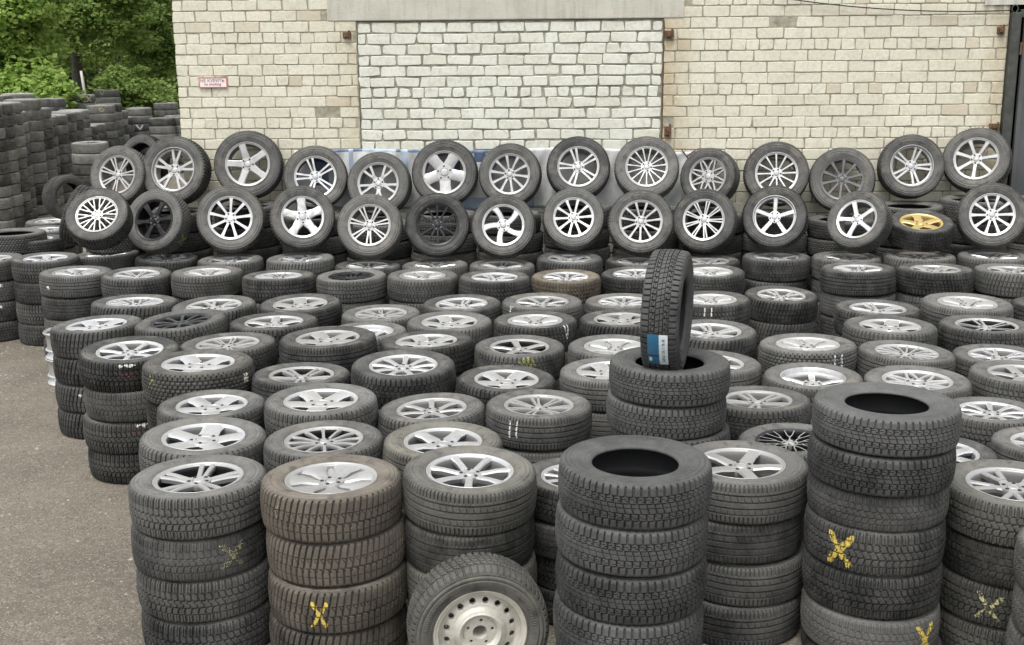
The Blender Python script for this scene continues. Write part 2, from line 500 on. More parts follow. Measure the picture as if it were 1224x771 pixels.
BARREL = {
 'std': [(.2115, .0800), (.2118, .0860), (.2095, .0885), (.2060, .0885), (.2025, .0862), (.2000, .0842), (.1900, .0822), (.1862, .0770), (.1850, .0560), (.1850, .030),
         (.1850, -.02), (.1860, -.060), (.1930, -.076), (.2060, -.0865), (.2110, -.084), (.2110, -.076), (.196, -.070), (.193, -.04), (.193, .04), (.199, .066)],
 'deep': [(.2115, .0800), (.2118, .0860), (.2095, .0885), (.2060, .0885), (.2035, .0850), (.1985, .0640), (.1960, .0560), (.1860, .0545), (.1820, .050), (.1805, .030),
          (.1800, -.02), (.1850, -.060), (.1930, -.076), (.2060, -.0865), (.2110, -.084), (.2110, -.076), (.196, -.070), (.193, -.04), (.193, .04), (.199, .066)],
}
BARREL['disc'] = BARREL['std']

def rot_mb(mb, V0, F0, M0, a):
    c, s = math.cos(a), math.sin(a)
    mb.add([(x*c-y*s, x*s+y*c, z) for x, y, z in V0], F0, M0)

def rim_meshes(style):
    n, strips, rh, bk, lugs, _ = STY[style]
    zoff = -.018 if bk == 'deep' else 0
    b = MB(); b.lathe(BARREL[bk], 72, 0, closed=True)
    # the first strips of the inner barrel are bare casting
    hub = MB()
    hz = .065+zoff-(.006 if bk == 'deep' else 0)
    hub.lathe([(0.0005, hz-.03), (rh*.6, hz-.03), (rh*.95, hz-.024), (rh, hz-.002), (rh*.95, hz+.007), (rh*.50, hz+.008), (rh*.46, hz+.003), (.0005, hz+.003)], 40)
    if bk == 'disc':
        hub.lathe([(rh*.9, .050), (.13, .056), (.196, .068), (.1955, .063), (.13, .05), (rh*.9, .044)], 60, closed=True)
    one = MB()
    for st in strips: strip(one, st, .026 if n < 12 else .020)
    spoke_me = smooth_by_angle(one.mesh('spoke'), 30)
    full = MB()
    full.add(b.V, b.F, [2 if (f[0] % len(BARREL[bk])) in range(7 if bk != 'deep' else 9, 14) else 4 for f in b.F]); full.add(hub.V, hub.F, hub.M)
    bare = smooth_by_angle(full.mesh('rim'), 40)
    cap = MB(); r = rh*.42
    cap.lathe([(.0004, hz+.0105), (r*.6, hz+.010), (r*.88, hz+.0088), (r, hz+.006), (r, hz+.001)], 28)
    cap_me = smooth_by_angle(cap.mesh('centre_cap'), 40)
    nut = MB(); rn = rh*.72  # raised disc, its dark colour stands in for the shade inside a lug hole
    nut.lathe([(.0004, hz+.0092), (.0062, hz+.0092), (.0066, hz+.0102), (.0088, hz+.0102), (.0092, hz+.004)], 12, c=(rn, 0, 0))
    lug_me = nut.mesh('lug_hole_disc')
    for k in range(n): rot_mb(full, one.V, one.F, one.M, 2*math.pi*k/n)
    for k in range(lugs): rot_mb(full, nut.V, nut.F, [3]*len(nut.F), 2*math.pi*(k+.5)/lugs)
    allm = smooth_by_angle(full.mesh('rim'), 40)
    return dict(bare=bare, full=allm, spoke=spoke_me, cap=cap_me, nut=lug_me, n=n, lugs=lugs)

RIM = {s: rim_meshes(s) for s in STY}
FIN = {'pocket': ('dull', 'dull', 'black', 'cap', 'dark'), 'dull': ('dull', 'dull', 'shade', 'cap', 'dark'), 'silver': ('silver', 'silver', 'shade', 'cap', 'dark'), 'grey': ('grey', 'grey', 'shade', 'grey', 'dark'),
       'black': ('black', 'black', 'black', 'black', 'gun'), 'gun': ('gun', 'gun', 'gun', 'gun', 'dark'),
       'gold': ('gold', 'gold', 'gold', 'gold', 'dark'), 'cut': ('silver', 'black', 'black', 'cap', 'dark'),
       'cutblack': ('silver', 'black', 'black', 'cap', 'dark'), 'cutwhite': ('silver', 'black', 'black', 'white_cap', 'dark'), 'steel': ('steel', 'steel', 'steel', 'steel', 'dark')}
_cache = {}
def rimmesh(style, kind, fin):
    key = (style, kind, fin)
    if key not in _cache:
        me = RIM[style][kind].copy(); f = FIN[fin]
        if kind in ('bare', 'full', 'spoke'):
            for k in f[:3]+f[4:5]+((f[1] if fin == 'cutblack' else f[0]),): me.materials.append(M[k])
        elif kind == 'cap': me.materials.append(M[f[3]])
        else: me.materials.append(M[f[4]])
        _cache[key] = me
    return _cache[key]

def wheel(style, fin, pat, label, group, split, tyre_me=None, tint=None, tw_root=True):
    root = empty('wheel'); tag(root, label, 'wheel', group)
    t = link('tyre', tyre_me or TY[pat], root)
    if tint: t.color = (*tint, 1)
    R = RIM[style]
    rim = link('rim', rimmesh(style, 'bare' if split else 'full', fin), root); rim.scale = (.972, .972, 1)
    if split:
        for k in range(R['n']):
            s = link('spoke', rimmesh(style, 'spoke', fin), rim); s.rotation_euler = (0, 0, 2*math.pi*k/R['n'])
    link('centre_cap', rimmesh(style, 'cap', fin), rim)
    for k in range(R['lugs'] if split else 0):
        s = link('lug_hole_disc', rimmesh(style, 'nut', fin), rim); s.rotation_euler = (0, 0, 2*math.pi*(k+.5)/R['lugs'])
    return root, t

def orient(n, spin):
    n = Vector(n).normalized()
    x = Vector((0, 0, 1)).cross(n)
    x = x.normalized() if x.length > 1e-4 else Vector((1, 0, 0))
    y = n.cross(x)
    B = Matrix(((x[0], y[0], n[0]), (x[1], y[1], n[1]), (x[2], y[2], n[2])))
    return (B @ Matrix.Rotation(spin, 3, 'Z')).to_euler()

def pose(o, c, n, spin, D, tw):
    o.location = tuple(map(float, c)); o.rotation_euler = orient(n, spin)
    s = D/(2*RT0); o.scale = (s, s, tw/WT0)
    return o
# ------------------------------------------------------------------ the stacks: (x, y, height of the top, tyre diameter)
STACKS = {
 'R1a':(-4.078,11.671,0.783,0.636), 'R1b':(-3.428,11.485,0.772,0.612), 'R1c':(-2.720,11.182,0.799,0.631), 'R1d':(-2.016,11.036,0.832,0.649), 'R1e':(-1.359,10.905,0.780,0.629),
 'R1f':(-0.719,10.844,0.793,0.629), 'R1g':(-0.090,10.833,0.786,0.622), 'R1h':(0.552,11.012,0.815,0.639), 'R1i':(1.200,10.984,0.783,0.618), 'R1j':(1.868,10.982,0.778,0.622),
 'R1k':(2.523,10.994,0.816,0.641), 'R1l':(3.164,10.898,0.820,0.642), 'R1m':(3.820,10.820,0.843,0.663), 'R1n':(4.513,10.789,0.842,0.658), 'LSb':(-5.133,11.376,0.793,0.628),
 'LSa':(-4.525,11.226,0.823,0.631), 'R2b':(-4.001,10.586,0.802,0.647), 'R2c':(-3.391,10.415,0.810,0.626), 'R2d':(-2.751,10.418,0.823,0.646), 'R2e':(-2.068,10.218,0.821,0.643),
 'R2f':(-1.431,10.284,0.803,0.629), 'R2g':(-0.791,10.221,0.813,0.631), 'R2h':(-0.151,10.156,0.805,0.633), 'R2i':(0.483,10.228,0.790,0.624), 'R2j':(1.114,10.324,0.793,0.626),
 'R2k':(1.789,10.366,0.797,0.626), 'R2l':(3.069,10.194,0.847,0.656), 'R2m':(3.738,10.158,0.843,0.658), 'R2n':(4.408,10.117,0.835,0.653), 'R3a':(-3.005,9.126,0.830,0.674),
 'R3b':(-2.346,9.020,0.821,0.662), 'R3c':(-1.690,9.152,0.800,0.662), 'R3d':(-1.025,8.954,0.758,0.624), 'R3e':(-0.399,9.115,0.797,0.637), 'R3f':(0.241,9.111,0.808,0.649),
 'R3g':(0.893,9.168,0.790,0.622), 'R3h':(1.598,9.180,0.799,0.628), 'R3i':(2.234,9.510,0.760,0.605), 'R3j':(2.811,8.782,0.804,0.647), 'R3k':(3.500,8.792,0.841,0.672),
 'R3l':(4.196,8.819,0.813,0.639), 'R4a':(-3.078,8.457,0.805,0.665), 'R4b':(-2.422,8.362,0.854,0.666), 'R4c':(-1.773,8.496,0.806,0.664), 'R4d':(-1.059,8.355,0.762,0.582),
 'R4e':(-0.464,8.482,0.798,0.641), 'R4f':(0.172,8.479,0.803,0.629), 'R4g':(0.818,8.511,0.802,0.632), 'R4h':(1.404,8.024,0.824,0.645), 'R4i':(2.704,8.143,0.821,0.654),
 'R4j':(3.394,8.140,0.822,0.655), 'R5a':(-2.540,7.535,0.848,0.661), 'R5b':(-1.967,7.859,0.805,0.663), 'R5c':(-1.256,7.755,0.865,0.665), 'R5d':(-0.587,7.799,0.826,0.649),
 'R5e':(0.050,7.765,0.788,0.625), 'R5f':(0.697,7.701,0.799,0.645), 'R5g':(1.998,7.665,0.813,0.649), 'R5h':(2.613,7.512,0.794,0.626), 'R5i':(3.243,7.530,0.758,0.609),
 'R6a':(-1.980,7.127,0.866,0.691), 'R6b':(-1.327,7.096,0.791,0.623), 'R6c':(-0.685,7.100,0.850,0.660), 'R6d':(-0.039,7.012,0.775,0.616), 'R6e':(0.606,7.077,0.808,0.622),
 'R6f':(1.256,7.174,0.824,0.645), 'R6g':(1.862,6.984,0.782,0.612), 'R6h':(2.480,6.898,0.780,0.638), 'R6i':(3.136,6.924,0.808,0.628), 'R7a':(-1.744,6.500,0.784,0.623),
 'R7b':(-1.103,6.457,0.821,0.652), 'R7c':(-0.463,6.439,0.768,0.620), 'R7d':(0.149,6.412,0.793,0.613), 'R7f':(1.431,6.547,0.771,0.612), 'R7g':(2.721,6.348,0.753,0.572),
 'R8a':(-1.630,5.861,0.807,0.659), 'R8b':(-0.990,5.830,0.797,0.630), 'R8c':(-0.366,5.792,0.795,0.628), 'R8d':(0.318,5.500,0.702,0.562), 'R8e':(1.489,5.968,0.721,0.558),
 'R8f':(2.237,5.776,0.716,0.553), 'R8g':(2.788,5.791,0.756,0.557), 'R9a':(-1.484,5.208,0.827,0.642), 'R9b':(-0.844,5.121,0.852,0.656), 'R9c':(-0.206,5.186,0.860,0.633),
 'R9d':(1.097,5.329,0.830,0.647), 'R9e':(2.302,5.069,0.812,0.643), 'R9f':(2.376,4.457,0.774,0.588), 'T1':(0.821,5.904,1.191,0.631), 'T2':(0.507,4.608,1.076,0.641),
 'T3':(1.663,4.985,1.217,0.638),
}
ORD = ['first', 'second', 'third', 'fourth', 'fifth', 'sixth', 'seventh', 'eighth', 'ninth', 'tenth', 'eleventh', 'twelfth', 'thirteenth', 'fourteenth', 'fifteenth']
ROWS = {'R9': 'front row', 'R8': 'second row from front', 'R7': 'third row from front', 'R6': 'fourth row from front', 'R5': 'fifth row from front',
        'R4': 'fourth row from leaning wheels', 'R3': 'third row from leaning wheels', 'R2': 'second row from leaning wheels', 'R1': 'row under leaning wheels',
        'LS': 'pair beyond the asphalt strip'}
FINW = {'silver': 'silver', 'dull': 'silver', 'pocket': 'silver', 'grey': 'grey', 'black': 'black', 'gun': 'dark grey', 'gold': 'gold', 'cut': 'black-and-silver', 'cutblack': 'black-and-silver', 'cutwhite': 'black-and-silver', 'steel': 'steel'}
# style and finish of the wheel on top of every stack
TOPS = dict(
 R1a='ten', R1b='nine', R1c='five_wide', R1d='five_y/grey', R1e='ten', R1f='seven', R1g='five_twin', R1h='five_full', R1i='ten', R1j='five_star', R1k='five_wide', R1l='six', R1m='seven/grey', R1n='nine',
 LSb='five_star', LSa='five_star',
 R2b='seven_fan', R2c='seven_twin', R2d='seven_fan', R2e='fifteen', R2f='twelve/black', R2g='seven_fan', R2h='five_twin', R2i='nine', R2j='ten', R2k='seven_fan', R2l='five_twin', R2m='five_full', R2n='five_wide',
 R3a='ten_y', R3b='five_y/grey', R3c='five_full', R3d='nine_twin', R3e='five_twin', R3f='seven', R3g='ten', R3h='seven_fan', R3i='five_y', R3j='five_twin', R3k='seven_fan', R3l='ten',
 R4a='five_full', R4b='ten/black', R4c='five_wide', R4d='five_deep', R4e='five_full', R4f='seven_fan', R4g='five_full', R4h='five_twin', R4i='five_full', R4j='five_twin/cut',
 R5a='seven', R5b='nine_twin', R5c='five_full', R5d='five_full', R5e='five_slim/pocket', R5f='seven_fan', R5g='seven_fan', R5h='fifteen', R5i='five_y',
 R6a='five_full', R6b='five_twin/pocket', R6c='nine', R6d='five_full', R6e='five_full', R6f='five_wide', R6g='five_deep', R6h='lattice', R6i='five_wide',
 R7a='five_full', R7b='five_full', R7c='seven', R7d='seven_twin', R7f='five_twin', R7g='nine',
 R8a='five_full', R8b='twelve/pocket', R8c='five_star', R8d='ten', R8e='thin_y/cutblack', R8f='five_star', R8g='seven_twin',
 R9a='five_twin/pocket', R9b='seven_fan', R9c='seven', R9d='five_wide', R9e='five_y', R9f='ten')
PATS = dict(R9a='winter', R9b='zig', R9c='summer', R9d='summer', R9e='winter', R9f='rough', R8a='rough', R8b='winter', R8c='summer', R7a='winter', R7b='winter', R7d='summer',
            R6a='brick', R5a='winter', R4a='zig', R5g='brick', R6c='square', R5c='summer')
TINT = dict(R9b=(1.22, 1.08, .93), R2i=(1.7, 1.45, 1.15), R8c=(1.28, 1.26, 1.12), R9c=(1.04, 1.03, .96), R9e=(.9, .9, .85), R6a=(.85, .83, .78), R5a=(.85, .85, .83))
NTY = {'T2': 5, 'T1': 6, 'T3': 6}
# lower tyres that the photograph shows; the rest of each stack stands hidden behind its neighbours
VIS = set(f'{a}:{j}' for a, js in {'T2': (0, 1, 2, 3, 4), 'T3': (0, 1, 2, 3, 4, 5), 'R9b': (1, 2, 3), 'T1': (0, 1, 2), 'R9a': (1, 2, 3), 'R9d': (1, 2, 3), 'R9c': (1, 2, 3), 
 'R9e': (1, 2, 3), 'R5a': (1, 2, 3), 'R9f': (1, 2), 'R2b': (1, 2, 3), 'A1': (0,), 'R3i': (1, 2), 'B13': (0, 1, 2), 'R4a': (1, 2, 3), 'R8d': (1, 2, 3), 'B11': (0, 1, 2, 3, 4), 
 'R2l': (1, 2), 'B5': (0, 1, 2), 'B2': (0, 1, 2, 3), 'LSa': (1, 2, 3), 'B12': (0, 1, 2), 'B6': (0, 1, 2), 'B9': (0, 1, 2), 'B7': (0, 1, 2, 3), 'B10': (0, 1, 2), 'R7d': (1,), 
 'R6e': (1,), 'B3': (0, 1, 2), 'B1': (0, 1, 2), 'B4': (0, 1, 2), 'W107_19.8': (0, 1, 2, 3, 4, 6), 'B8': (0, 1, 2), 'R1k': (1,), 'LSb': (1, 2, 3), 'B0': (0, 1, 2), 'R2m': (1,), 
 'W25.839195979899497_19.9': (0, 1, 2, 3, 4, 5, 6, 7, 8, 9, 10), 'R6a': (1,), 'R2f': (1,), 'W120.0_25.2': (0, 1, 2, 3, 4, 7, 8), 'W193.5_26.6': (0, 1, 2, 4, 5), 'W60_24.6': (0, 1), 
 'W166_27.6': (0, 1, 2, 3, 5), 'W198_30.0': (0, 1), 'W128_29.5': (0, 1), 'W97_26.4': (0, 1), 'W-22.5_18.0': (0, 1, 2, 3, 4, 5, 6, 7, 8, 9, 10), 'R2g': (1,), 'B14': (0, 1, 2), 
 'W22_22.6': (0,), 'R1l': (1, 2, 3), 'W-9.598360655737704_18.3': (0, 1, 2, 3, 4, 5, 6, 7, 8, 9, 10), 'W2.542553191489361_18.8': (0, 1, 2, 3, 4, 5, 6, 7, 8, 9, 10), 'W59.583333333333336_21.6': (0, 1, 2, 3, 4, 5, 6, 7, 8), 
 'W79.65789473684211_22.8': (0, 1, 2, 3), 'W39.48780487804878_20.5': (0, 1, 2, 3, 4, 5, 6, 8, 9), 'R2n': (1,), 'W70.13513513513513_22.2': (0, 1, 2, 3, 4, 5, 6), 'W128.40697674418604_25.8': (0, 1, 2, 3, 4, 5), 
 'W88.15384615384616_23.4': (0, 1, 2, 3), 'W109.07317073170732_24.6': (0, 1), 'W98.625_24.0': (0, 1), 'R2d': (1,), 'W-6_21.6': (0,), 'R8c': (1, 2, 3), 'R5e': (1,), 'W9.268041237113401_19.4': (0, 1, 2, 3, 4, 5, 6, 7, 8, 9), 
 'W143.66666666666666_27.0': (0, 1, 2), 'R5d': (1,), 'R3j': (1,), 'W135.29545454545453_26.4': (0, 1, 2, 3), 'W46.09952606635071_21.1': (0, 1, 2, 3, 4, 5, 7, 8), 'W222_26.9': (0, 1, 2, 4, 5, 6), 
 'R4f': (1,), 'R1e': (1,), 'R2e': (1,), 'W211_27.4': (0,), 'R2i': (1,), 'R3f': (1,), 'R4c': (1,), 'R5g': (1,), 'R8e': (1, 2), 'R6c': (1,), 'R6g': (1,), 'R1f': (1,), 'R1g': (1,), 
 'R2c': (1,), 'R4e': (1,), 'R1b': (1,), 'R1d': (1,), 'R1m': (1,), }.items() for j in js)
HIDDEN = []          # (x, y, z, D, tw) of tyres that nothing shows

TOPZ = {}
LOW = {}
rows = {}
for k in STACKS:
    rows.setdefault(k[:2], []).append(k)
def place_of(k):
    r = sorted(rows[k[:2]], key=lambda q: STACKS[q][0])
    return r.index(k)

def lower_tyre(key, label, pat, x, y, z, D, tw, tint=None, group='tyres lower down in the stacks', new=False, spin=None):
    if VIS is not None and key not in VIS:
        HIDDEN.append((x, y, z, D, tw)); return None
    o = link('tyre', TYN[pat] if new else TYW[pat] if pat in TYW and (len(key)+ord(key[-1])) % 3 == 0 else TY[pat]); tag(o, label, 'tyre', group)
    a = random.uniform(-.012, .012); b = random.uniform(-.012, .012)
    pose(o, (x, y, z), (a, b, 1), random.uniform(0, 6.28) if spin is None else spin, D, tw)
    if tint: o.color = (*tint, 1)
    LOW[key] = o
    return o

SPIN0 = set('R9a:1 R9b:1 R9b:2 R9e:2 R6a:0 R5a:0 R5a:2 R4a:2 R2b:0 R5e:0 R7d:0 R5g:0 R4f:0 T3:3 T3:5 R3h:0 R7d:0'.split())
for k, (x, y, h, D) in STACKS.items():
    n = NTY.get(k, 4); tw = h/n
    if k in NTY: continue
    rnd = random.Random(k)
    pat = PATS.get(k) or rnd.choice(['winter', 'winter', 'summer', 'zig', 'summer', 'rough', 'square'])
    st, _, fin = TOPS[k].partition('/'); fin = fin or 'silver'
    i = place_of(k); row = ROWS[k[:2]]
    split = k[:2] in ('R9', 'R8')
    look = FINW[fin]+' '+STY[st][5]
    if fin == 'silver': fin = rnd.choice(['silver', 'silver', 'silver', 'silver', 'silver', 'dull'])
    w, t = wheel(st, fin, pat, f"flat {look} wheel, {ORD[i]} from left in the {row}", 'wheels lying flat on top of the stacks', split, tint=TINT.get(k))
    sc = D/(2*RT0)
    tilt = (rnd.gauss(0, .018), rnd.gauss(0, .018)-.006)
    if k == 'R4b': tilt = (-.07, -.03)
    if k == 'R9c': tilt = (.03, -.04)
    pose(w, (x, y, h-tw/2), (tilt[0], tilt[1], 1), 0 if k+':0' in SPIN0 else rnd.uniform(0, 6.28), D, tw)
    TOPZ[k] = (w, t, pat)
    LOW[k+':0'] = t
    for j in range(1, n):
        dx, dy = rnd.gauss(0, .008), rnd.gauss(0, .008)
        if k == 'R9b' : dx += .006*j
        lower_tyre(f'{k}:{j}', f"black tyre {ORD[j]} from top, {ORD[i]} stack from left, {row}", pat, x+dx, y+dy, h-tw*(j+.5), D*(1-abs(rnd.gauss(0, .008))), tw,
                   tint=TINT.get(k) if k not in ('R8c', 'R2i') else None, spin=0 if f'{k}:{j}' in SPIN0 else rnd.uniform(0, 6.28))

# rimless tyres in the three tall stacks: height of the top, thickness of every tyre
TALL = {'T2': (1.11, [.200, .200, .206, .205, .200]), 'T1': (1.185, [.180, .175, .175, .175, .175, .175]), 'T3': (1.235, [.172, .176, .170, .204, .203, .200])}
TW = {'T2': 'rimless stack beside the upright steel wheel', 'T1': 'rimless stack that carries the upright tyre', 'T3': 'tall rimless stack with the yellow crosses'}
for k in NTY:
    x, y, h, D = STACKS[k]; n = NTY[k]; h = TALL[k][0]; zt = h
    rnd = random.Random(k)
    jit = {'T2': [0, -.012, -.010, -.022, -.012], 'T1': [0, -.012, .012, -.03, -.03, -.03], 'T3': [0, -.012, -.012, -.02, -.02, -.02]}[k]
    for j in range(n):
        tw = TALL[k][1][j]; zt -= tw
        pat = 'square' if not (k == 'T3' and j >= 2) else 'winter'
        what = 'rimless black tyre on top of the' if j == 0 else f'black tyre {ORD[j]} from top in the'
        lower_tyre(f'{k}:{j}', f"{what} {TW[k]}", pat, x+jit[j], y+rnd.gauss(0, .006), zt+tw/2, D*(1 if j < 2 or k != 'T3' else .97), tw*1.0,
                   group='rimless tyres in the tall stacks', new=pat == 'square', spin=0 if f'{k}:{j}' in SPIN0 else None)

for k in NTY: HIDDEN.append((STACKS[k][0], STACKS[k][1], (TALL[k][0]-sum(TALL[k][1]))/2, STACKS[k][3], TALL[k][0]-sum(TALL[k][1])))
# upright tyre standing in the hole of the tall stack, with its sticker
x, y, h, D = STACKS['T1']; h = TALL['T1'][0]
t1s = link('tyre', TYN['square'])
tag(t1s, 'upright rimless tyre with blue and white sticker standing in a tyre hole', 'tyre')
Ds = .645; Rs = Ds/2; hole = .180*D/.63
n = Vector((math.cos(rad(16)), -math.sin(rad(16)), -.02))
pose(t1s, (x-.012, y+.02, h-.02+math.sqrt(Rs*Rs-hole*hole)), n, 0, Ds, .195)
def sticker():
    V, F, MI = [], [], []
    nu, nv = 40, 14
    a0, a1 = -.30, .30
    for i in range(nu+1):
        for k in range(nv+1):
            v = -.055+.105*k/nv
            r = .3168-(v/.0790)**2*.0065
            a = a0+(a1-a0)*i/nu
            V.append((r*math.cos(a), r*math.sin(a), v))
    rng = random.Random(4)
    for i in range(nu):
        for k in range(nv):
            F.append((i*(nv+1)+k, (i+1)*(nv+1)+k, (i+1)*(nv+1)+k+1, i*(nv+1)+k+1))
            mi = 0 if k < 8 else 1
            if k in (10, 11) and 4 < i < 36 and rng.random() < .55: mi = 2
            if k < 8 and 24 < i < 28: mi = 3
            if k in (1, 2) and 28 < i < 35: mi = 1
            MI.append(mi)
    return mesh_np('sticker', V, F, MI)
bpy.context.view_layer.update()
def find_on_tread(o, px, py):
    mw = o.matrix_world if o.parent is None else o.parent.matrix_world
    bpy.context.view_layer.update()
    best = None
    for v in np.linspace(-.085, .085, 35):
        r, zz = shoulder_point(v)
        for a in np.linspace(0, 2*math.pi, 180, endpoint=False):
            p = mw @ Vector((r*math.cos(a), r*math.sin(a), zz))
            nrm = (mw.to_3x3() @ Vector((math.cos(a), math.sin(a), 0)))
            if nrm.dot(Vector(CAM)-p) < 0: continue
            q = proj(p); e = (q[0]-px)**2+(q[1]-py)**2
            if best is None or e < best[0]: best = (e, a, v)
    return best[1], best[2]

sk = link('sticker', sticker(), t1s)
for nm, c in (('sticker_blue', (.03, .13, .24)), ('sticker_white', (.62, .68, .70)), ('sticker_print', (.20, .24, .27)), ('sticker_navy', (.02, .06, .12))):
    M[nm] = mat_plain(nm, c, .4, 0, .08, 30, .02); sk.data.materials.append(M[nm])
a, v = find_on_tread(t1s, 786, 420)
sk.rotation_euler = (0, 0, a)

def mat_chalk(name, col):
    t = NT(name); t.set(Base_Color=t.ramp(t.noise(t.coord(), 160, 3, .6), [(.3, tuple(c*.6 for c in col)), (.65, col)]), Roughness=.9)
    return t.m
M['chalk_y'] = mat_chalk('yellow_chalk', (.62, .47, .09))
M['chalk_p'] = mat_chalk('pale_chalk', (.50, .47, .25))
M['chalk_g'] = mat_chalk('green_chalk', (.36, .37, .10))
M['chalk_w'] = mat_chalk('white_paint', (.75, .75, .73))
M['chalk_r'] = mat_chalk('red_crayon', (.30, .07, .06))
M['paper'] = mat_chalk('paper_tag', (.66, .60, .50))

def seg(u, v, x0, y0, x1, y1, w):
    dx, dy = x1-x0, y1-y0; t = max(0, min(1, ((u-x0)*dx+(v-y0)*dy)/(dx*dx+dy*dy)))
    return max(0, min(1, (w*1.25-math.hypot(u-x0-t*dx, v-y0-t*dy))/(w*.55)))
def cross(p=.9, w=.20): return lambda u, v: p*max(seg(u, v, -.8, .9, .75, -.9, w), seg(u, v, .85, .8, -.8, -.85, w))
def blot(p=.8): return lambda u, v: p if u*u+v*v*.8+.35*math.sin(u*9+v*5) < .7 else 0
def bar(p=.9): return lambda u, v: p if abs(v+.15*math.sin(u*7)) < .55+.3*math.sin(u*5) and abs(u) < .95 else 0
def streak(p=.75): return lambda u, v: p if abs(u-.3*v) < .75 else 0
def vee(p=.85): return lambda u, v: p*max(seg(u, v, -.7, .8, 0, -.8, .2), seg(u, v, .7, .8, 0, -.8, .2))
def square(p=1): return lambda u, v: 1
def scrib(p=.7): return lambda u, v: p if abs(v-.5*math.sin(u*14)) < .3 else 0

def mark(key, px, py, w, h, shape, mat, name='chalk_mark', seed=0, mid=False):
    o = LOW.get(key)
    if o is None: return
    pat = o.data
    a, v = find_on_tread(o, px, py)
    me = tread_patch(pat, a, w, h, shape, seed, v0=0 if mid else v)
    if me is None: return
    me.materials.append(M[mat])
    c = link(name, me, o if o.parent is None else o.parent)
    if o.parent is not None: c.parent = o
    return c

mark('T3:3', 1002, 657, .130, .150, cross(.97, .20), 'chalk_y', seed=1, mid=True)
mark('T3:5', 1107, 752, .110, .150, cross(.97, .195), 'chalk_y', seed=2, mid=True)
mark('R9b:2', 382, 718, .080, .12, cross(.85, .18), 'chalk_y', seed=3, mid=True)
mark('R9b:0', 330, 606, .045, .10, vee(.18), 'chalk_p', seed=4)
mark('R9e:2', 1181, 727, .12, .13, cross(.6, .16), 'chalk_p', seed=5, mid=True)
mark('R9a:1', 278, 664, .12, .12, cross(.3, .22), 'chalk_p', seed=6)
mark('R6a:0', 182, 455, .05, .16, bar(.5), 'chalk_g', seed=7)
mark('R6a:0', 294.5, 451, .036, .055, square(), 'paper', 'paper_tag', seed=8)
mark('R5a:0', 151, 437.5, .115, .026, bar(.95), 'chalk_w', 'paint_mark', seed=9)
mark('R5a:0', 151, 449.5, .09, .03, scrib(.6), 'chalk_r', 'crayon_mark', seed=10)
mark('R5a:2', 169, 508, .085, .03, bar(.95), 'chalk_w', 'paint_mark', seed=11)
mark('R5a:2', 167, 516, .08, .03, scrib(.6), 'chalk_r', 'crayon_mark', seed=12)
mark('R4a:2', 96, 473, .03, .02, square(), 'chalk_w', 'paint_mark', seed=13)
mark('R2b:0', 57.5, 344, .025, .03, square(), 'chalk_w', 'paint_mark', seed=14)
mark('LSb:1', 1, 341, .03, .03, square(), 'chalk_w', 'paint_mark', seed=14)
mark('LSb:2', 1, 367, .03, .03, square(), 'chalk_w', 'paint_mark', seed=15)
mark('R5e:0', 632, 433, .13, .08, blot(.45), 'chalk_g', seed=16)
mark('R7d:0', 609.0, 513, .013, .10, streak(.8), 'chalk_w', 'paint_mark', seed=17)
mark('R7d:0', 617.5, 513, .013, .10, streak(.8), 'chalk_w', 'paint_mark', seed=77)
mark('R5g:0', 998.0, 433, .013, .10, streak(.8), 'chalk_w', 'paint_mark', seed=18)
mark('R5g:0', 1006.5, 433, .013, .10, streak(.8), 'chalk_w', 'paint_mark', seed=78)
mark('R4f:0', 678, 396, .055, .12, vee(.75), 'chalk_w', 'paint_mark', seed=19)
mark('R3f:0', 610, 369, .04, .08, vee(.6), 'chalk_w', 'paint_mark', seed=20)
mark('R3h:0', 842.0, 373, .013, .07, streak(.8), 'chalk_w', 'paint_mark', seed=21)
mark('R3h:0', 850.5, 373, .013, .07, streak(.8), 'chalk_w', 'paint_mark', seed=81)

# ------------------------------------------------------------------ building frame
WB, WYAW = 12.30, math.atan(.047)
def wall_y(x): return WB-.047*x
BX = Vector((math.cos(WYAW), -math.sin(WYAW), 0)); BY = Vector((math.sin(WYAW), math.cos(WYAW), 0))
BO = Vector((0, WB, 0))
def wall_pt(px, py, off=0.0):
    """(along, height) on the wall plane shown at a pixel"""
    r = Vector(ray(px, py)); c = Vector(CAM)
    t = ((BO-c).dot(BY)-off)/r.dot(BY)
    p = c+r*t
    return (p-BO).dot(BX), p.z

# ------------------------------------------------------------------ wheels leaning in two rows
def lean(name, px, py, wpx, yaw, tilt, style, fin, label, base=None, upper=False, D=None, group=None, pat='winter', split=True, roll=0, tw=.205):
    az = math.atan2(px-612, FOC)
    psi = az*-1
    psi = -az+rad(yaw)
    tau = rad(tilt)
    n = Vector((math.sin(psi)*math.cos(tau), -math.cos(psi)*math.cos(tau), math.sin(tau)))
    Y = 11.0
    for it in range(60):
        P = Vector(at_y(px, py, Y)); z = (np.array(P)-CAM) @ FW
        Dm = wpx*z/FOC
        c = P-n*.085; R = Dm/2
        if upper:
            want = wall_y(c.x)-.02-R*math.sin(tau)-tw/2*math.cos(tau)
            Y += (want-c.y)*.5
        else:
            low = c.z-R*math.cos(tau)-tw/2*math.sin(tau)
            Y += -(base-low)*2.0
    if style is None:
        o = link('tyre', TY[pat]); tag(o, label, 'tyre', group)
        t = o
    else:
        o, t = wheel(style, fin, pat, label, group, split)
    pose(o, c, n, rad(roll), Dm, tw)
    low = c.z-R*math.cos(tau)-tw/2*math.sin(tau)
    LEAN[name] = (o, t, c, Dm, low, pat)
    LOW[name] = t
    return o
LEAN = {}
GU, GL = 'wheels leaning in the upper row by the wall', 'wheels leaning in the lower row'
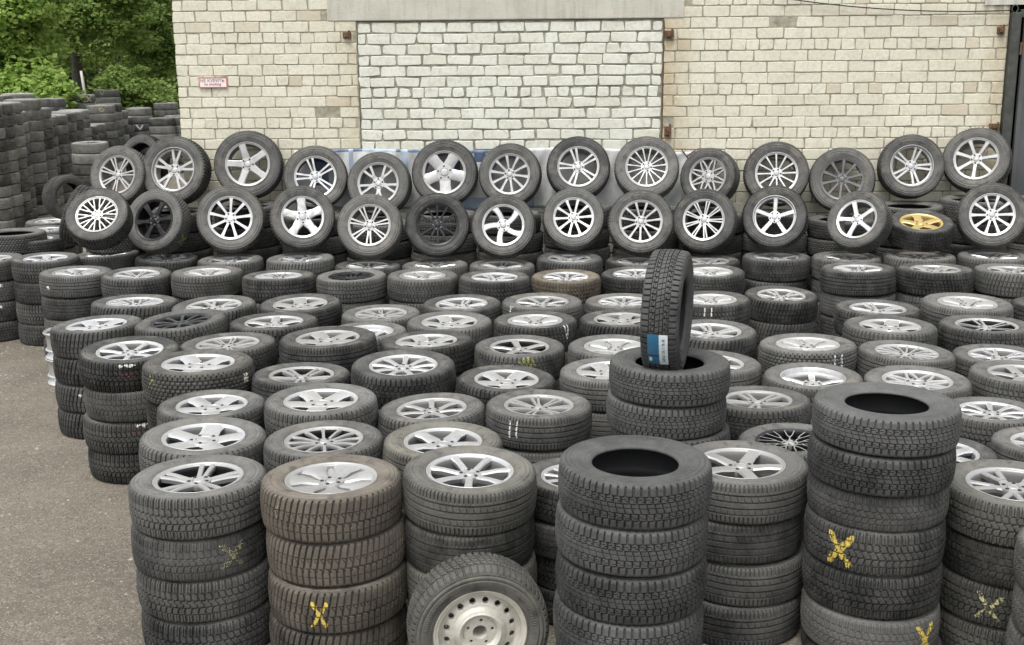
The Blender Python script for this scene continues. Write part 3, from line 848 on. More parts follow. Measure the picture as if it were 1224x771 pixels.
UPPER = [
 ('U1', 140, 208.7, 72, -30, 18, 'seven_twin', 'dull', 'silver twin-spoke wheel turned sideways at the far left end of the upper row'),
 ('U2', 206.7, 202.5, 83, -25, 17, 'five_y_deep', 'dull', 'silver forked five-spoke wheel in the upper row, just left of the brick corner'),
 ('U3', 296, 196, 82, -10, 14, 'five_wide', 'dull', 'silver wide five-spoke wheel at the left end of the brick wall, upper row'),
 ('U4', 377, 211.3, 77, -3, 14, 'five_twin', 'cut', 'black-and-silver twin five-spoke wheel standing before the blue banner end'),
 ('U5', 452, 219, 77, -12, 14, 'five_y', 'grey', 'grey forked five-spoke wheel leaning before the white banner, upper row'),
 ('U6', 531, 206, 80, -6, 14, 'five_full', 'dull', 'silver full-faced five-spoke wheel in the upper row between grey star and ten-spoke wheels'),
 ('U7', 609, 208, 76, -6, 15, 'ten', 'dull', 'silver ten-spoke wheel in the upper row behind the silver pinwheel wheel'),
 ('U8', 691.3, 199, 77, 0, 22, 'five_twin', 'dull', 'silver twin five-spoke wheel in the middle of the upper row'),
 ('U9', 773, 199, 78, 0, 24, 'fifteen', 'dull', 'silver many-spoked wheel in the upper row near the banner end'),
 ('U10', 845.7, 210.5, 70, -18, 15, 'lattice', 'dull', 'small silver lattice-faced wheel turned sideways beside the banner end'),
 ('U11', 928.3, 207, 78, 4, 14, 'twelve', 'cut', 'black-and-silver twelve-spoke wheel in the upper row above the deep-lipped wheel'),
 ('U12', 1006.4, 214, 78, 0, 14, 'ten', 'gun', 'dark grey ten-spoke wheel in the upper row'),
 ('U13', 1090, 198, 77, 10, 14, 'five_twin_deep', 'grey', 'polished grey twin-spoke wheel in the upper row above the gold wheel'),
 ('U14', 1166.8, 189.5, 79, -6, 20, 'seven', 'dull', 'silver seven-spoke wheel at the right end of the upper row by the steel gate'),
]
for nm, px, py, w, yaw, tl, st, fin, lab in UPPER:
    pat = random.choice(['winter', 'brick', 'summer', 'zig'])
    lean(nm, px, py, w, yaw, tl, st, fin, lab, upper=True, group=GU, pat=pat, roll=random.uniform(0, 70))
LOWER = [
 ('L1', 115.7, 256, 77, -18, 40, 'ten_y', 'dull', 'silver mesh-spoked wheel lying back at the left end of the lower leaning row', 8),
 ('L2', 184, 263, 78, -33, 22, 'six', 'black', 'black six-spoke wheel with a yellow chalk cross on its tyre', 10),
 ('L3', 275.2, 260.4, 81, -5, 17, 'nine', 'cutwhite', 'black-and-silver nine-spoke wheel with white centre cap in the lower leaning row', 5),
 ('L4', 361.7, 259.3, 78, 0, 18, 'five_star', 'silver', 'silver broad five-point wheel leaning below the black-and-silver twin-spoke wheel', 20),
 ('L5', 441.4, 269, 79, -8, 22, 'seven_twin', 'dull', 'silver twin seven-spoke wheel leaning beside the black many-spoked wheel', 12),
 ('L6', 523, 268.4, 78, 0, 13, 'twelve', 'black', 'black many-spoked wheel in the middle of the lower leaning row', 0),
 ('L7', 601.5, 269, 78, -2, 20, 'pinwheel', 'silver', 'silver pinwheel five-spoke wheel in the lower leaning row', 30),
 ('L8', 685.6, 259.8, 75, 0, 22, 'ten', 'silver', 'silver ten-spoke wheel leaning below the upper twin five-spoke wheel', 4),
 ('L9', 766, 264.5, 80, 0, 20, 'eleven', 'dull', 'silver eleven-spoke wheel leaning right behind the upright tyre', 7),
 ('L10', 841, 262.7, 77, -10, 16, 'nine_twin', 'silver', 'silver paired nine-spoke wheel leaning right of the upright tyre', 0),
 ('L11', 925.7, 258.3, 78, -4, 20, 'five_deep', 'silver', 'silver deep-lipped five-spoke wheel in the lower leaning row', 18),
 ('L12', 1024, 261.8, 75, -22, 27, 'five_slim', 'silver', 'silver slim five-spoke wheel tilted to one side beside the gold wheel', 40),
 ('L14', 1186, 256.5, 80, 6, 19, 'ten', 'silver', 'silver ten-spoke wheel at the right end of the lower leaning row', 3),
]
for nm, px, py, w, yaw, tl, st, fin, lab, rl in LOWER:
    near = min((k for k in STACKS if k[:2] in ('R1', 'R2')), key=lambda k: abs(proj(STACKS[k][:3])[0]-px)+(0 if k[:2] == 'R1' else 40))
    pat = random.choice(['winter', 'brick', 'zig', 'winter'])
    lean(nm, px, py, w, yaw, tl, st, fin, lab, base=.91 if nm == 'L1' else STACKS[near][2]+.004, group=GL, pat=pat, roll=rl)
mark('L2', 218, 287, .13, .12, cross(.6, .17), 'chalk_g', seed=31)
# gold wheel lying almost flat on its stack
gx, gy, gh, gD = STACKS['R1m']
g, gt = wheel('five_star', 'gold', 'winter', 'gold five-spoke wheel lying tilted forward between two leaning wheels', GL, True)
P = at_y(1100.6, 266, gy+.12)
pose(g, P-np.array([0, 0, .075]), (-.03, -.26, 1), .4, .60, .205)
LEAN['L13'] = (g, gt, Vector(P), .6, 0, 'winter')

# ------------------------------------------------------------------ rear stacks that the upper row stands on
GR = 'dark tyres in the rear stacks along the wall'
REAR = [140, 212, 296, 377, 453, 532, 610, 691, 773, 850, 927, 1006, 1088, 1167, 1245]
for i, px in enumerate(REAR):
    near = sorted((v for k, v in LEAN.items() if k[0] == 'U'), key=lambda v: abs(proj(v[2])[0]-px))[:1]
    top = max(min(v[4] for v in near), 1.0)-.003
    x = (px-612)/FOC*11.6; y = wall_y(x)-.50
    x = (px-612)/FOC*proj((x, y, top))[2]
    n = 6; tw = top/n
    rnd = random.Random(px)
    for j in range(n):
        lower_tyre(f'B{i}:{j}', f"dark tyre {ORD[j]} from top in the {ORD[i]} rear stack from left along the wall",
                   rnd.choice(['winter', 'summer', 'brick']), x+rnd.gauss(0, .006), y+rnd.gauss(0, .006), top-tw*(j+.5), rnd.uniform(.66, .68), tw, group=GR)

# ------------------------------------------------------------------ upright steel wheel at the front
def steel_disc():
    """pressed steel disc: sixteen vent holes, five nut holes and an open bore"""
    mb = MB(); LIFT = .032
    def zf(r):
        pts = [(.030, .030), (.034, .038), (.062, .038), (.074, .036), (.082, .050), (.094, .056), (.104, .050), (.128, .034), (.150, .026), (.168, .014), (.178, .016), (.190, .024), (.196, .028)]
        for i in range(len(pts)-1):
            if r <= pts[i+1][0]:
                t = (r-pts[i][0])/(pts[i+1][0]-pts[i][0]); t = t*t*(3-2*t)
                return pts[i][1]+(pts[i+1][1]-pts[i][1])*t+LIFT
        return pts[-1][1]+LIFT
    def ringholes(r0, r1, nh, rc, hr, hdep):
        m = 24
        for h in range(nh):
            a0 = 2*math.pi*h/nh; half = math.pi/nh
            rows = []
            for k in range(m):
                ph = 2*math.pi*k/m
                cx, cy = math.cos(ph), math.sin(ph)
                # outer boundary of the sector cell, in (r, angle)
                sc = 1/max(abs(cx), abs(cy))
                br = (r0+r1)/2+(r1-r0)/2*cx*sc; ba = half*cy*sc
                bx, by = br*math.cos(ba), br*math.sin(ba)
                hx, hy = rc+hr*cx, hr*cy*1.15
                row = []
                for t in (0, .34, .67, 1):
                    x, y = bx+(hx-bx)*t, by+(hy-by)*t
                    row.append((x, y, zf(math.hypot(x, y))-(0.0012 if t == 1 else 0)))
                row.append((rc+hr*.93*cx, hr*.93*cy*1.15, zf(rc)-hdep))
                rows += row
            c, s = math.cos(a0), math.sin(a0)
            V = [(x*c-y*s, x*s+y*c, z) for x, y, z in rows]
            F = [(k*5+q, ((k+1) % m)*5+q, ((k+1) % m)*5+q+1, k*5+q+1) for k in range(m) for q in range(4)]
            mb.add(V, F, 0)
    ringholes(.046, .074, 5, .058, .0070, .012)
    ringholes(.126, .174, 16, .150, .0128, .014)
    mb.lathe([(.0295, -.03), (.0300, .030+LIFT), (.0335, .0385+LIFT), (.046, zf(.046))], 80)
    mb.lathe([(r, zf(r)) for r in np.linspace(.074, .126, 14)], 80)
    mb.lathe([(r, zf(r)) for r in np.linspace(.174, .193, 7)], 80)
    # five small pressed ribs between the nuts
    return smooth_by_angle(mb.mesh('disc'), 50)

DS, TWS = .62, .205
wx, wy = -.165, 4.70
root = empty('wheel'); tag(root, 'upright used steel wheel with round vent holes before the front row', 'wheel')
ty = link('tyre', TY['rough'], root); ty.color = (1.05, 1.04, .98, 1)
br = MB(); br.lathe([(r*(1 if r < .2 else 1), z) for r, z in BARREL['std']], 90, 0, closed=True)
br.add(*(lambda d: ([v.co[:] for v in d.vertices], [list(p.vertices) for p in d.polygons]))(steel_disc()), 0)
rm = link('rim', smooth_by_angle(br.mesh('rim'), 40), root, [M['steel']]); rm.scale = (.985, .985, 1)
n = Vector((.17, -1, -.03)).normalized()
P = at_y(571, 753, wy)
R = DS/2
tilt = math.asin(n.z)
zc = R*math.cos(tilt)+TWS/2*math.sin(tilt)+.004
pose(root, (P[0], wy, zc), n, .2, DS, TWS)

# ------------------------------------------------------------------ two bare rims standing in a pile
prof = [(.2010, 0), (.2030, .004), (.2000, .010), (.1860, .020), (.1780, .045), (.1640, .075), (.1600, .120), (.1660, .160), (.1820, .190), (.1900, .205), (.2050, .222), (.2080, .232), (.2040, .238),
        (.1990, .232), (.1880, .222), (.1780, .20), (.160, .185), (.150, .16), (.150, .03), (.19, .006)]
bm_ = MB(); bm_.lathe(prof, 80, closed=True)
bare_me = smooth_by_angle(bm_.mesh('bare_rim'), 40); bare_me.materials.append(M['silver'])
for j in range(2):
    r_ = empty('bare_rim', (-3.80+.004*j, 9.72, .003+.226*j)); tag(r_, ('lower' if j == 0 else 'upper')+' bare silver rim without tyre in the small pile beside the asphalt', 'rim', 'bare rims piled without tyres'); r_.scale = (.95, .95, .94)
    link('barrel', bare_me, r_)
    f_ = link('spokes_face', RIM['five_wide']['full'].copy(), r_)
    for kk in ('silver', 'silver', 'shade', 'dark', 'silver'): f_.data.materials.append(M[kk])
    f_.location = (0, 0, .148); f_.scale = (.94, .94, .95)

# ------------------------------------------------------------------ loose rimless tyres at the left
def loose(label, px, py, Y, n, D, pat='winter', tw=.2, spin=0):
    o = link('tyre', TY[pat]); tag(o, label, 'tyre'); P = at_y(px, py, Y); pose(o, P, n, spin, D, tw); return o
loose('rimless tyre standing on edge before the high tyre wall', 79, 236, 13.1, (.80, -.62, .05), .50, 'summer', .2)
loose('rimless tyre on edge tilted against the mesh-spoked wheel', 95, 257, 12.0, (.93, .05, -.37), .62, 'winter', .19)
loose('rimless tyre propped behind the two leftmost upper wheels', 172, 194, 12.75, (-.5, -1, .42), .60, 'winter', .19)
for j, (hh) in enumerate((.945, .745, .545, .345)):
    lower_tyre(f'A1:{j}', ('rimless tyre topmost of' if j == 0 else f'black tyre {ORD[j]} from top in')+' the stack at the far left picture edge', 'brick', -5.17, 12.06, hh-.1, .65 if j == 0 else .63, .2)
HIDDEN.append((-5.17, 12.06, .07, .63, .14))
for i, (px, py, Y) in enumerate(((63, 263, 13.35), (57, 273, 12.75), (40, 284, 12.12), (52, 296, 11.98))):
    if i == 3: continue
    P = at_y(px, py, Y); h = P[2]
    w, t = wheel('five_star', 'silver', 'brick', f'flat silver wheel beyond the leaning wheels, {ORD[i]} one from the high tyre wall', 'wheels lying flat on top of the stacks', False)
    pose(w, (P[0], P[1], h-.1), (0, 0, 1), i, .60, .2)
    for j in range(1, 4):
        HIDDEN.append((P[0], P[1], (h-.2)*(j-.5)/3, .6, (h-.2)/3))

# ------------------------------------------------------------------ the high wall of tyres at the far left
far_tyre = TY['summer']
GF = 'tyres piled in the high tyre wall'
LF = 'dark used tyre in the high tyre wall before the trees'
rf = random.Random(5)
def column(px, Z, ytop, n=None, lean_=0.0, seed=0, vis=None, top=None):
    P = CAM+ray(px, ytop)*Z
    h = top or P[2]
    tw = .178; k = max(2, round(h/tw)); h = k*tw+.01
    for j in range(k):
        z = h-tw*(j+.5)
        D = rf.uniform(.592, .608)
        x, y = P[0]+rf.gauss(0, .005)+lean_*j, P[1]+rf.gauss(0, .005)
        lower_tyre(f'W{px}_{Z}:{j}', LF, rf.choice(['summer', 'winter', 'zig']), x, y, z, D, tw*.975, group=GF, tint=(2.2, 2.2, 2.15))
edges_ = [(2, 18.0, 125), (14.5, 18.3, 125), (26, 18.8, 125.5), (32, 19.4, 132), (48, 19.9, 117.5), (61, 20.5, 128), (67, 21.1, 143), (80, 21.6, 136.5), (90, 22.2, 137), (99, 22.8, 129.5),
          (107, 23.4, 131), (117, 24.0, 146), (127, 24.6, 146), (137.5, 25.2, 121.5), (145.5, 25.8, 122), (152, 26.4, 128.5), (160, 27.0, 139)]
for e, Z, yt in edges_:
    half = .315*FOC/Z
    column(e-half, Z, yt)
for px, Z, yt in ((22, 22.6, 114.5), (-6, 21.6, 118), (60, 24.6, 123), (97, 26.4, 115.5), (128, 29.5, 110.5), (166, 27.6, 132), (178, 30.5, 131.5), (193.5, 26.6, 138.5), (211, 27.4, 137), (198, 30.0, 119.5), (184, 28.6, 140), (222, 26.9, 138), (186, 31.5, 121), (150, 31, 124)):
    column(px, Z, yt)
# three wide tyres in front of it
column(107, 19.8, 172.5)

def wall_mark(px, py, w, h, shape, mat, seed):
    best = None
    for k, o in LOW.items():
        if k[0] != 'W': continue
        c = Vector(o.location); d = (Vector(CAM)-c); d.z = 0; f = c+d.normalized()*.3
        q = proj(f); e = math.hypot(q[0]-px, (q[1]-py)*1.5)+q[2]*.6
        if best is None or e < best[0]: best = (e, k)
    mark(best[1], px, py, w, h, shape, mat, seed=seed, mid=True)
wall_mark(52, 194, .16, .15, cross(.95, .2), 'chalk_p', 51)
wall_mark(107, 120, .15, .15, cross(.95, .2), 'chalk_p', 52)
wall_mark(167, 149.5, .2, .14, vee(.95), 'chalk_w', 53)
wall_mark(121, 125.5, .14, .12, lambda u, v: .95 if .45 < math.hypot(u, v) < .85 and not (u > .3 and v > .1) else 0, 'chalk_p', 54)
wall_mark(122, 114, .14, .13, vee(.9), 'chalk_p', 55)
# ------------------------------------------------------------------ hidden tyres under the visible ones: one mass
def hidden_mass():
    prof = [(.215, -.08), (.24, -.097), (.266, -.1), (.292, -.09), (.308, -.07), (.315, 0), (.308, .07), (.292, .09), (.266, .1), (.24, .097), (.215, .08), (.21, 0)]
    n = 28; V = []; F = []
    for x, y, z, D, tw in HIDDEN:
        b = len(V); s = D/.63
        for i in range(n):
            a = 2*math.pi*i/n; c, sn = math.cos(a), math.sin(a)
            for r, zz in prof: V.append((x+r*c*s, y+r*sn*s, z+zz*tw/.2))
        k = len(prof)
        for i in range(n):
            j = (i+1) % n
            for q in range(k): F.append((b+i*k+q, b+j*k+q, b+j*k+(q+1) % k, b+i*k+(q+1) % k))
    if V:
        o = link('tyre_mass', mesh_np('tyre_mass', V, np.array(F), smooth=True), None, [M['tyre']])
        tag(o, 'black tyres deep between the stacks that the wheels on top lie on', 'tyres', None, 'stuff')
hidden_mass()

# ------------------------------------------------------------------ brick building
def mat_brick(name, cols, stain, edges=()):
    t = NT(name); g = t.n("ShaderNodeNewGeometry"); v = t.coord()
    c = t.ramp(g.outputs["Random Per Island"], cols)
    n1 = t.noise(v, 1.3, 5, .6); n2 = t.noise(v, 28, 4, .65); n3 = t.noise(v, 7, 5, .7)
    c = t.mix(t.ramp(n3, [(.50, (0, 0, 0)), (.72, (.55,)*3)]), c, stain)
    c = t.mix(t.ramp(n1, [(.46, (0, 0, 0)), (.75, (.38,)*3)]), c, tuple(s*1.05 for s in stain))
    c = t.mix(t.ramp(n2, [(.42, (0, 0, 0)), (.80, (.45,)*3)]), c, tuple(s*.85 for s in stain))
    if edges:
        sx = t.n("ShaderNodeSeparateXYZ"); t.l(v, sx.inputs[0])
        for e, wd, am in edges:
            f = t.math('MULTIPLY', t.math('MAXIMUM', t.math('SUBTRACT', 1.0, t.math('DIVIDE', t.math('ABSOLUTE', t.math('SUBTRACT', sx.outputs[0], e)), wd)), 0.0), t.math('MULTIPLY', n3, am))
            c = t.mix(f, c, (.36, .28, .16))
    t.set(Base_Color=c, Roughness=.88)
    t.bump(t.math('ADD', n2, t.math('MULTIPLY', n3, .8)), .30, .006)
    return t.m
M['brick'] = mat_brick('cream_silicate_brick', [(0, (.57, .545, .43)), (.3, (.615, .592, .475)), (.6, (.645, .622, .508)), (.96, (.60, .572, .455)), (.985, (.52, .46, .35)), (1, (.47, .41, .31))], (.41, .39, .30), edges=((wall_pt(428, 100)[0], .30, .7), (wall_pt(796, 100)[0], .32, 1.3), (wall_pt(1192, 100)[0], .22, 1.0)))
M['brick_white'] = mat_brick('whitewashed_brick', [(0, (.60, .605, .53)), (.5, (.645, .648, .58)), (1, (.59, .59, .50))], (.42, .41, .33))
M['mortar'] = mat_plain('mortar', (.29, .27, .205), .95, 0, .35, 18, .6)
M['mortar_dark'] = mat_plain('mortar_open', (.255, .25, .195), .95, 0, .45, 14, .8)
M['concrete'] = None
t = NT('concrete_beam'); v = t.coord()
n1 = t.noise(v, 2.2, 6, .6); n2 = t.noise(v, 40, 4, .6)
mp = t.n("ShaderNodeMapping"); mp.inputs["Scale"].default_value = (5, 5, .6); t.l(v, mp.inputs["Vector"])
n3 = t.noise(mp.outputs[0], 3, 5, .6)
c = t.ramp(n1, [(.3, (.40, .385, .32)), (.6, (.48, .465, .40)), (.8, (.54, .53, .47))])
c = t.mix(t.ramp(n3, [(.5, (0, 0, 0)), (.75, (.5,)*3)]), c, (.25, .235, .18))
t.set(Base_Color=c, Roughness=.9); t.bump(t.math('ADD', n1, t.math('MULTIPLY', n2, .5)), .5, .012); M['concrete'] = t.m
M['rust'] = mat_plain('rusty_iron', (.11, .060, .032), .85, .1, .55, 30, .5)
M['rusty_brick'] = mat_plain('bare_clay', (.22, .135, .085), .9, 0, .3, 25, .4)

def bricks(x0, x1, z0, z1, zhead, course, pitch, hp, jit, rnd, holes=(), seed=1, mb=None, face=0.0, round_=.010, joint=.0105, head_every=4, first=None):
    """bricks of one wall field: rows of stretchers and every head_every-th row of headers; z of a header row's middle = zhead"""
    rng = random.Random(seed)
    k0 = math.floor((z0-zhead)/course)-1; k1 = math.ceil((z1-zhead)/course)+1
    for k in range(k0, k1):
        zc = zhead+k*course
        za, zb = max(z0, zc-course/2+joint/2), min(z1, zc+course/2-joint/2)
        if zb-za < .02: continue
        head = (k % head_every == 0)
        p = hp if head else pitch
        x = x0-(0 if (k % 2 == 0) else p/2)-rng.uniform(0, .03)
        if head: x = x0
        while x < x1-.01:
            w = p+rng.gauss(0, jit*.8)
            if not head and rng.random() < .03: w = p*.55
            a, b = max(x0, x)+joint/2, min(x1, x+w)-joint/2
            x += w
            if b-a < .03: continue
            if any(hx0 < (a+b)/2 < hx1 and hz0 < zc < hz1 for hx0, hx1, hz0, hz1 in holes): continue
            dep = face+rng.gauss(0, .0022)
            rr = min(round_*rng.uniform(.4, 1.5), (zb-za)*.42)
            ring = []
            for cx, cz, q in ((b-rr, zb-rr, 0), (a+rr, zb-rr, 1), (a+rr, za+rr, 2), (b-rr, za+rr, 3)):
                jx, jz = rng.gauss(0, jit*.55), rng.gauss(0, jit*.4)
                for s in range(3):
                    an = math.pi/2*q+math.pi/4*s
                    ring.append((cx+jx+rr*math.cos(an), cz+jz+rr*math.sin(an)))
            mx, mz = (a+b)/2, (za+zb)/2
            V = [(px+(px-mx)*.012, .018, pz+(pz-mz)*.03) for px, pz in ring]+[(px, dep+.0045, pz) for px, pz in ring]+[(px-(px-mx)*.018, dep, pz-(pz-mz)*.07) for px, pz in ring]
            n = len(ring)
            F = [(i, n+i, n+(i+1) % n, (i+1) % n) for i in range(n)]+[(n+i, 2*n+i, 2*n+(i+1) % n, n+(i+1) % n) for i in range(n)]+[tuple(range(3*n-1, 2*n-1, -1))]
            mb.add(V, F, 0)

xc = wall_pt(211, 90)[0]                    # the corner
xi0, xi1 = wall_pt(428.5, 100)[0], wall_pt(792, 100)[0]     # the bricked-up opening
xl0, xl1 = wall_pt(390, 12)[0], wall_pt(819, 12)[0]         # the beam
zl = (wall_pt(420, 25)[1]+wall_pt(780, 22.5)[1])/2
xd = wall_pt(1200, 100)[0]                  # the gate post
zg = wall_pt(1205, 15)[1]                   # top of the gate
ZT, ZL = 4.8, zl+.62
bld = empty('brick_building', (0, WB, 0)); bld.rotation_euler = (0, 0, -WYAW)
tag(bld, 'cream brick building with a bricked-up gateway under a concrete beam', 'building')
wall = MB()
XR = xd+3.2
bricks(xc, xi0-.004, 0, ZT, wall_pt(270, 97.3)[1], .1085, .262, .133, .006, None, holes=((xl0, xl1, zl, ZL),), seed=3, mb=wall)
bricks(xi1+.004, xd, 0, ZT, wall_pt(1000, 106)[1], .1105, .268, .136, .006, None, holes=((xl0, xl1, zl, ZL),), seed=5, mb=wall)
bricks(xi0-.004, xi1+.004, zl, ZT, wall_pt(1000, 106)[1], .1105, .268, .136, .006, None, holes=((xl0, xl1, zl-.05, ZL),), seed=6, mb=wall)
bricks(xd, XR, zg+.22, ZT, wall_pt(1000, 106)[1], .1105, .268, .136, .006, None, seed=8, mb=wall)
# mortar backing (with the opening cut out), side wall, rear
wall.box(xc+.010, xi0, .0055, .38, 0, ZT, 1)
wall.box(xi1, xd, .0055, .38, 0, ZT, 1)
wall.box(xi0, xi1, .0056, .38, ZL, ZT, 1)
wall.box(xd, XR, .0057, .38, zg+.22, ZT, 1)
wl = wall.build('wall', [M['brick'], M['mortar']], bld)
side = MB(); tmp = MB()
bricks(-8.9, 0, 0, ZT, wall_pt(270, 97.3)[1], .1085, .262, .133, .006, None, seed=13, mb=tmp)
side.add([(xc+y, -x+.012, z) for x, y, z in tmp.V], tmp.F, 1)
side.box(xc+.010, xc+.38, .382, 9, 0, ZT, 0); side.box(xc+.382, XR, 8.6, 9, 0, ZT, 0); side.box(XR-.38, XR, .382, 8.598, 0, ZT, 0)
side.build('side_wall', [M['mortar'], M['brick']], bld)
rf_ = MB(); rf_.box(xc-.25, XR+.25, -.3, 9.3, ZT+.003, ZT+.22, 0, .02); rf_.build('roof', [M['concrete']], bld)
inf = MB()
bricks(xi0+.006, xi1-.006, 0, zl-.012, wall_pt(640, 110)[1], .1085, .262, .133, .010, None, seed=11, mb=inf, face=.010, round_=.014, joint=.017, head_every=7)
inf.box(xi0+.004, xi1-.004, .019, .2, 0, zl-.006, 1)
inf.build('infill_panel', [M['brick_white'], M['mortar_dark']], bld)
lt = MB(); lt.box(xl0+.005, xl1-.005, -.006, .3, zl, ZL-.004, 0, .012)
lt.build('concrete_beam', [M['concrete']], bld)
def bracket(px, py, w=.075, h=.055):
    x, z = wall_pt(px, py)
    b = MB(); b.box(x-w/2, x+w/2, -.030, .012, z-h/2, z+h/2, 0, .006); b.box(x-w*.28, x+w*.2, -.045, -.028, z-h*.34, z+h*.3, 0, .004)
    b.tube([(x+w*.3, -.03, z-h*.75), (x+w*.3, -.03, z+h*.75)], .011, 8)
    b.build('hinge_bracket', [M['rust']], bld)
bracket(415, 42, .085, .062); bracket(800, 41, .09, .075); bracket(798, 157, .07, .10); bracket(1196, 36, .07, .07); bracket(1188, 151, .10, .06)
# rust and damp run: a thin iron edge strip beside the opening
es = MB(); es.box(xi1-.004, xi1+.010, -.0015, .02, .9, zl-.02, 0, .002)
es.build('iron_edge', [M['rust']], bld)

# steel gate at the right
M['gate'] = mat_plain('grey_gate_paint', (.085, .088, .09), .45, .2, .2, 3, .05)
M['gate_frame'] = mat_plain('green_grey_paint', (.055, .058, .050), .6, .2, .35, 12, .15)
x0 = xd+.005
gate = empty('steel_gate', (0, WB, 0)); gate.rotation_euler = (0, 0, -WYAW)
tag(gate, 'dark grey steel gate standing in its post frame right of the brick wall', 'gate')
pst = MB(); pst.box(x0, x0+.095, -.06, .05, 0, zg, 0, .006); pst.build('post', [M['gate_frame']], gate)
hd = MB(); hd.box(x0+.097, x0+3, -.02, .06, zg-.05, zg+.03, 0, .006); hd.build('header', [M['gate_frame']], gate)
lf = MB(); lf.box(x0+.118, x0+1.9, -.075, -.045, .04, zg-.055, 0, .004)
lf.box(x0+.118, x0+.165, -.095, -.0752, .04, zg-.055, 0, .004)
lf.box(x0+.165, x0+1.9, -.0935, -.0754, zg-.115, zg-.057, 0, .004)
lf.build('leaf', [M['gate']], gate)
for zz in (zg-.35, 1.1):
    hg = MB(); hg.tube([(x0+.107, -.075, zz-.06), (x0+.107, -.075, zz+.06)], .013, 10); hg.build('hinge', [M['rust']], gate)
rg = MB()
rg.tube([(x0+.03+.030*math.cos(a), -.03, zg+.036+.036*math.sin(a)) for a in np.linspace(-1.2, 4.3, 22)], .006, 8)
rg.build('lifting_ring', [M['gate_frame']], gate)
# light corrugated sheet above the gate
M['sheet'] = mat_plain('pale_sheet', (.47, .46, .41), .5, .1, .08, 5, .05)
sh = MB(); xs = np.linspace(wall_pt(1176, 5)[0], XR, 150); V = []; F = []
for xx in xs:
    dz = .012*math.sin(xx*48); V += [(xx, -.02-dz, zg+.075), (xx, -.02-dz, ZT-.1), (xx, -.016-dz, zg+.075), (xx, -.016-dz, ZT-.1)]
for i in range(len(xs)-1):
    a, b = i*4, i*4+4
    F += [(a, b, b+1, a+1), (a+2, a+3, b+3, b+2), (a, a+2, b+2, b), (a+1, b+1, b+3, a+3)]
sh.add(V, F, 0); o = sh.build('corrugated_sheet', [M['sheet']], None)
o.location = (0, WB, 0); o.rotation_euler = (0, 0, -WYAW)
tag(o, 'pale corrugated sheet fixed to the wall above the steel gate', 'metal sheet')
# cable
cb = MB(); a = wall_pt(930, -3); b = wall_pt(1206, 12.5); pts = []
for t_ in np.linspace(0, 1, 24):
    pts.append((a[0]+(b[0]-a[0])*t_, -.035, a[1]+(b[1]-a[1])*t_-.055*4*t_*(1-t_)))
cb.tube(pts, .006, 6); o = cb.build('cable', [M['dark']], None, True); o.location = (0, WB, 0); o.rotation_euler = (0, 0, -WYAW)
tag(o, 'thin dark cable sagging along the wall to the gate ring', 'cable')

# ------------------------------------------------------------------ the small sign
sg = empty('wall_sign', (0, WB, 0)); sg.rotation_euler = (0, 0, -WYAW); tag(sg, 'small red-framed no smoking sign on the cream brick wall', 'sign')
xs0, zs0 = wall_pt(238.5, 105); xs1, zs1 = wall_pt(271.5, 92)
M['sign_white'] = mat_plain('sign_white', (.74, .66, .63), .5, 0, .04, 8, 0)
M['sign_red'] = mat_plain('sign_red', (.46, .13, .13), .5, 0, .1, 8, 0)
p = MB(); p.box(xs0, xs1, -.014, .002, zs0, zs1, 0, .002); p.build('plate', [M['sign_white']], sg)
fr = MB(); e = .010
fr.box(xs0, xs1, -.0165, -.0142, zs1-e, zs1, 0); fr.box(xs0, xs1, -.0165, -.0142, zs0, zs0+e, 0)
fr.box(xs0, xs0+e, -.0165, -.0142, zs0+e, zs1-e, 0); fr.box(xs1-e, xs1, -.0165, -.0142, zs0+e, zs1-e, 0)
fr.build('border', [M['sign_red']], sg)
def text(s, x, z, size, name, mat):
    cu = bpy.data.curves.new(name, 'FONT'); cu.body = s; cu.size = size; cu.align_x = 'CENTER'; cu.align_y = 'CENTER'; cu.extrude = .0008
    cu.materials.append(mat)
    q = bpy.data.objects.new(name, cu); COL.objects.link(q); bpy.context.view_layer.update()
    me = bpy.data.meshes.new_from_object(q.evaluated_get(bpy.context.evaluated_depsgraph_get())); bpy.data.objects.remove(q); me.name = name
    o = link(name, me, sg)
    o.location = (x, -.0155, z); o.rotation_euler = (math.pi/2, 0, 0); return o
M['sign_text'] = mat_plain('sign_print', (.28, .12, .16), .5, 0, .1, 8, 0)
text('НЕ КУРИТЬ', (xs0+xs1)/2-.005, zs0+(zs1-zs0)*.66, .046, 'lettering', M['sign_text'])
text('no smoking', (xs0+xs1)/2-.005, zs0+(zs1-zs0)*.34, .038, 'lettering', M['sign_text'])

# ------------------------------------------------------------------ old banner hanging low on the wall
t = NT('banner_white'); v = t.coord(); n1 = t.noise(v, 5, 5, .65)
t.set(Base_Color=t.ramp(n1, [(.35, (.40, .41, .40)), (.6, (.60, .61, .59))]), Roughness=.5); M['ban_w'] = t.m
M['ban_b'] = mat_plain('banner_blue', (.075, .11, .18), .45, 0, .25, 6, .1)
M['ban_s'] = mat_plain('banner_pale_blue', (.30, .36, .44), .5, 0, .2, 6, .1)
M['ban_r'] = mat_plain('scribble', (.16, .05, .06), .7, 0, .2, 20, 0)
bn = MB()
xa, xb = wall_pt(352, 180)[0], wall_pt(846, 180)[0]
zt = wall_pt(600, 178)[1]; zb = zt-.62
NX, NZ = 180, 20
rb = random.Random(9)
def fold(x, u):
    return -.030-.014*math.sin(x*9+3*u)-.010*math.sin(x*5.3+9*u)*u-.008*math.sin(x*23-7*u)*u-.006*math.sin(x*41+u*11)
V, F, MI = [], [], []
top = lambda x: zt+.012*math.sin(x*3.1)-(.03 if x > wall_pt(800, 180)[0] else 0)*1
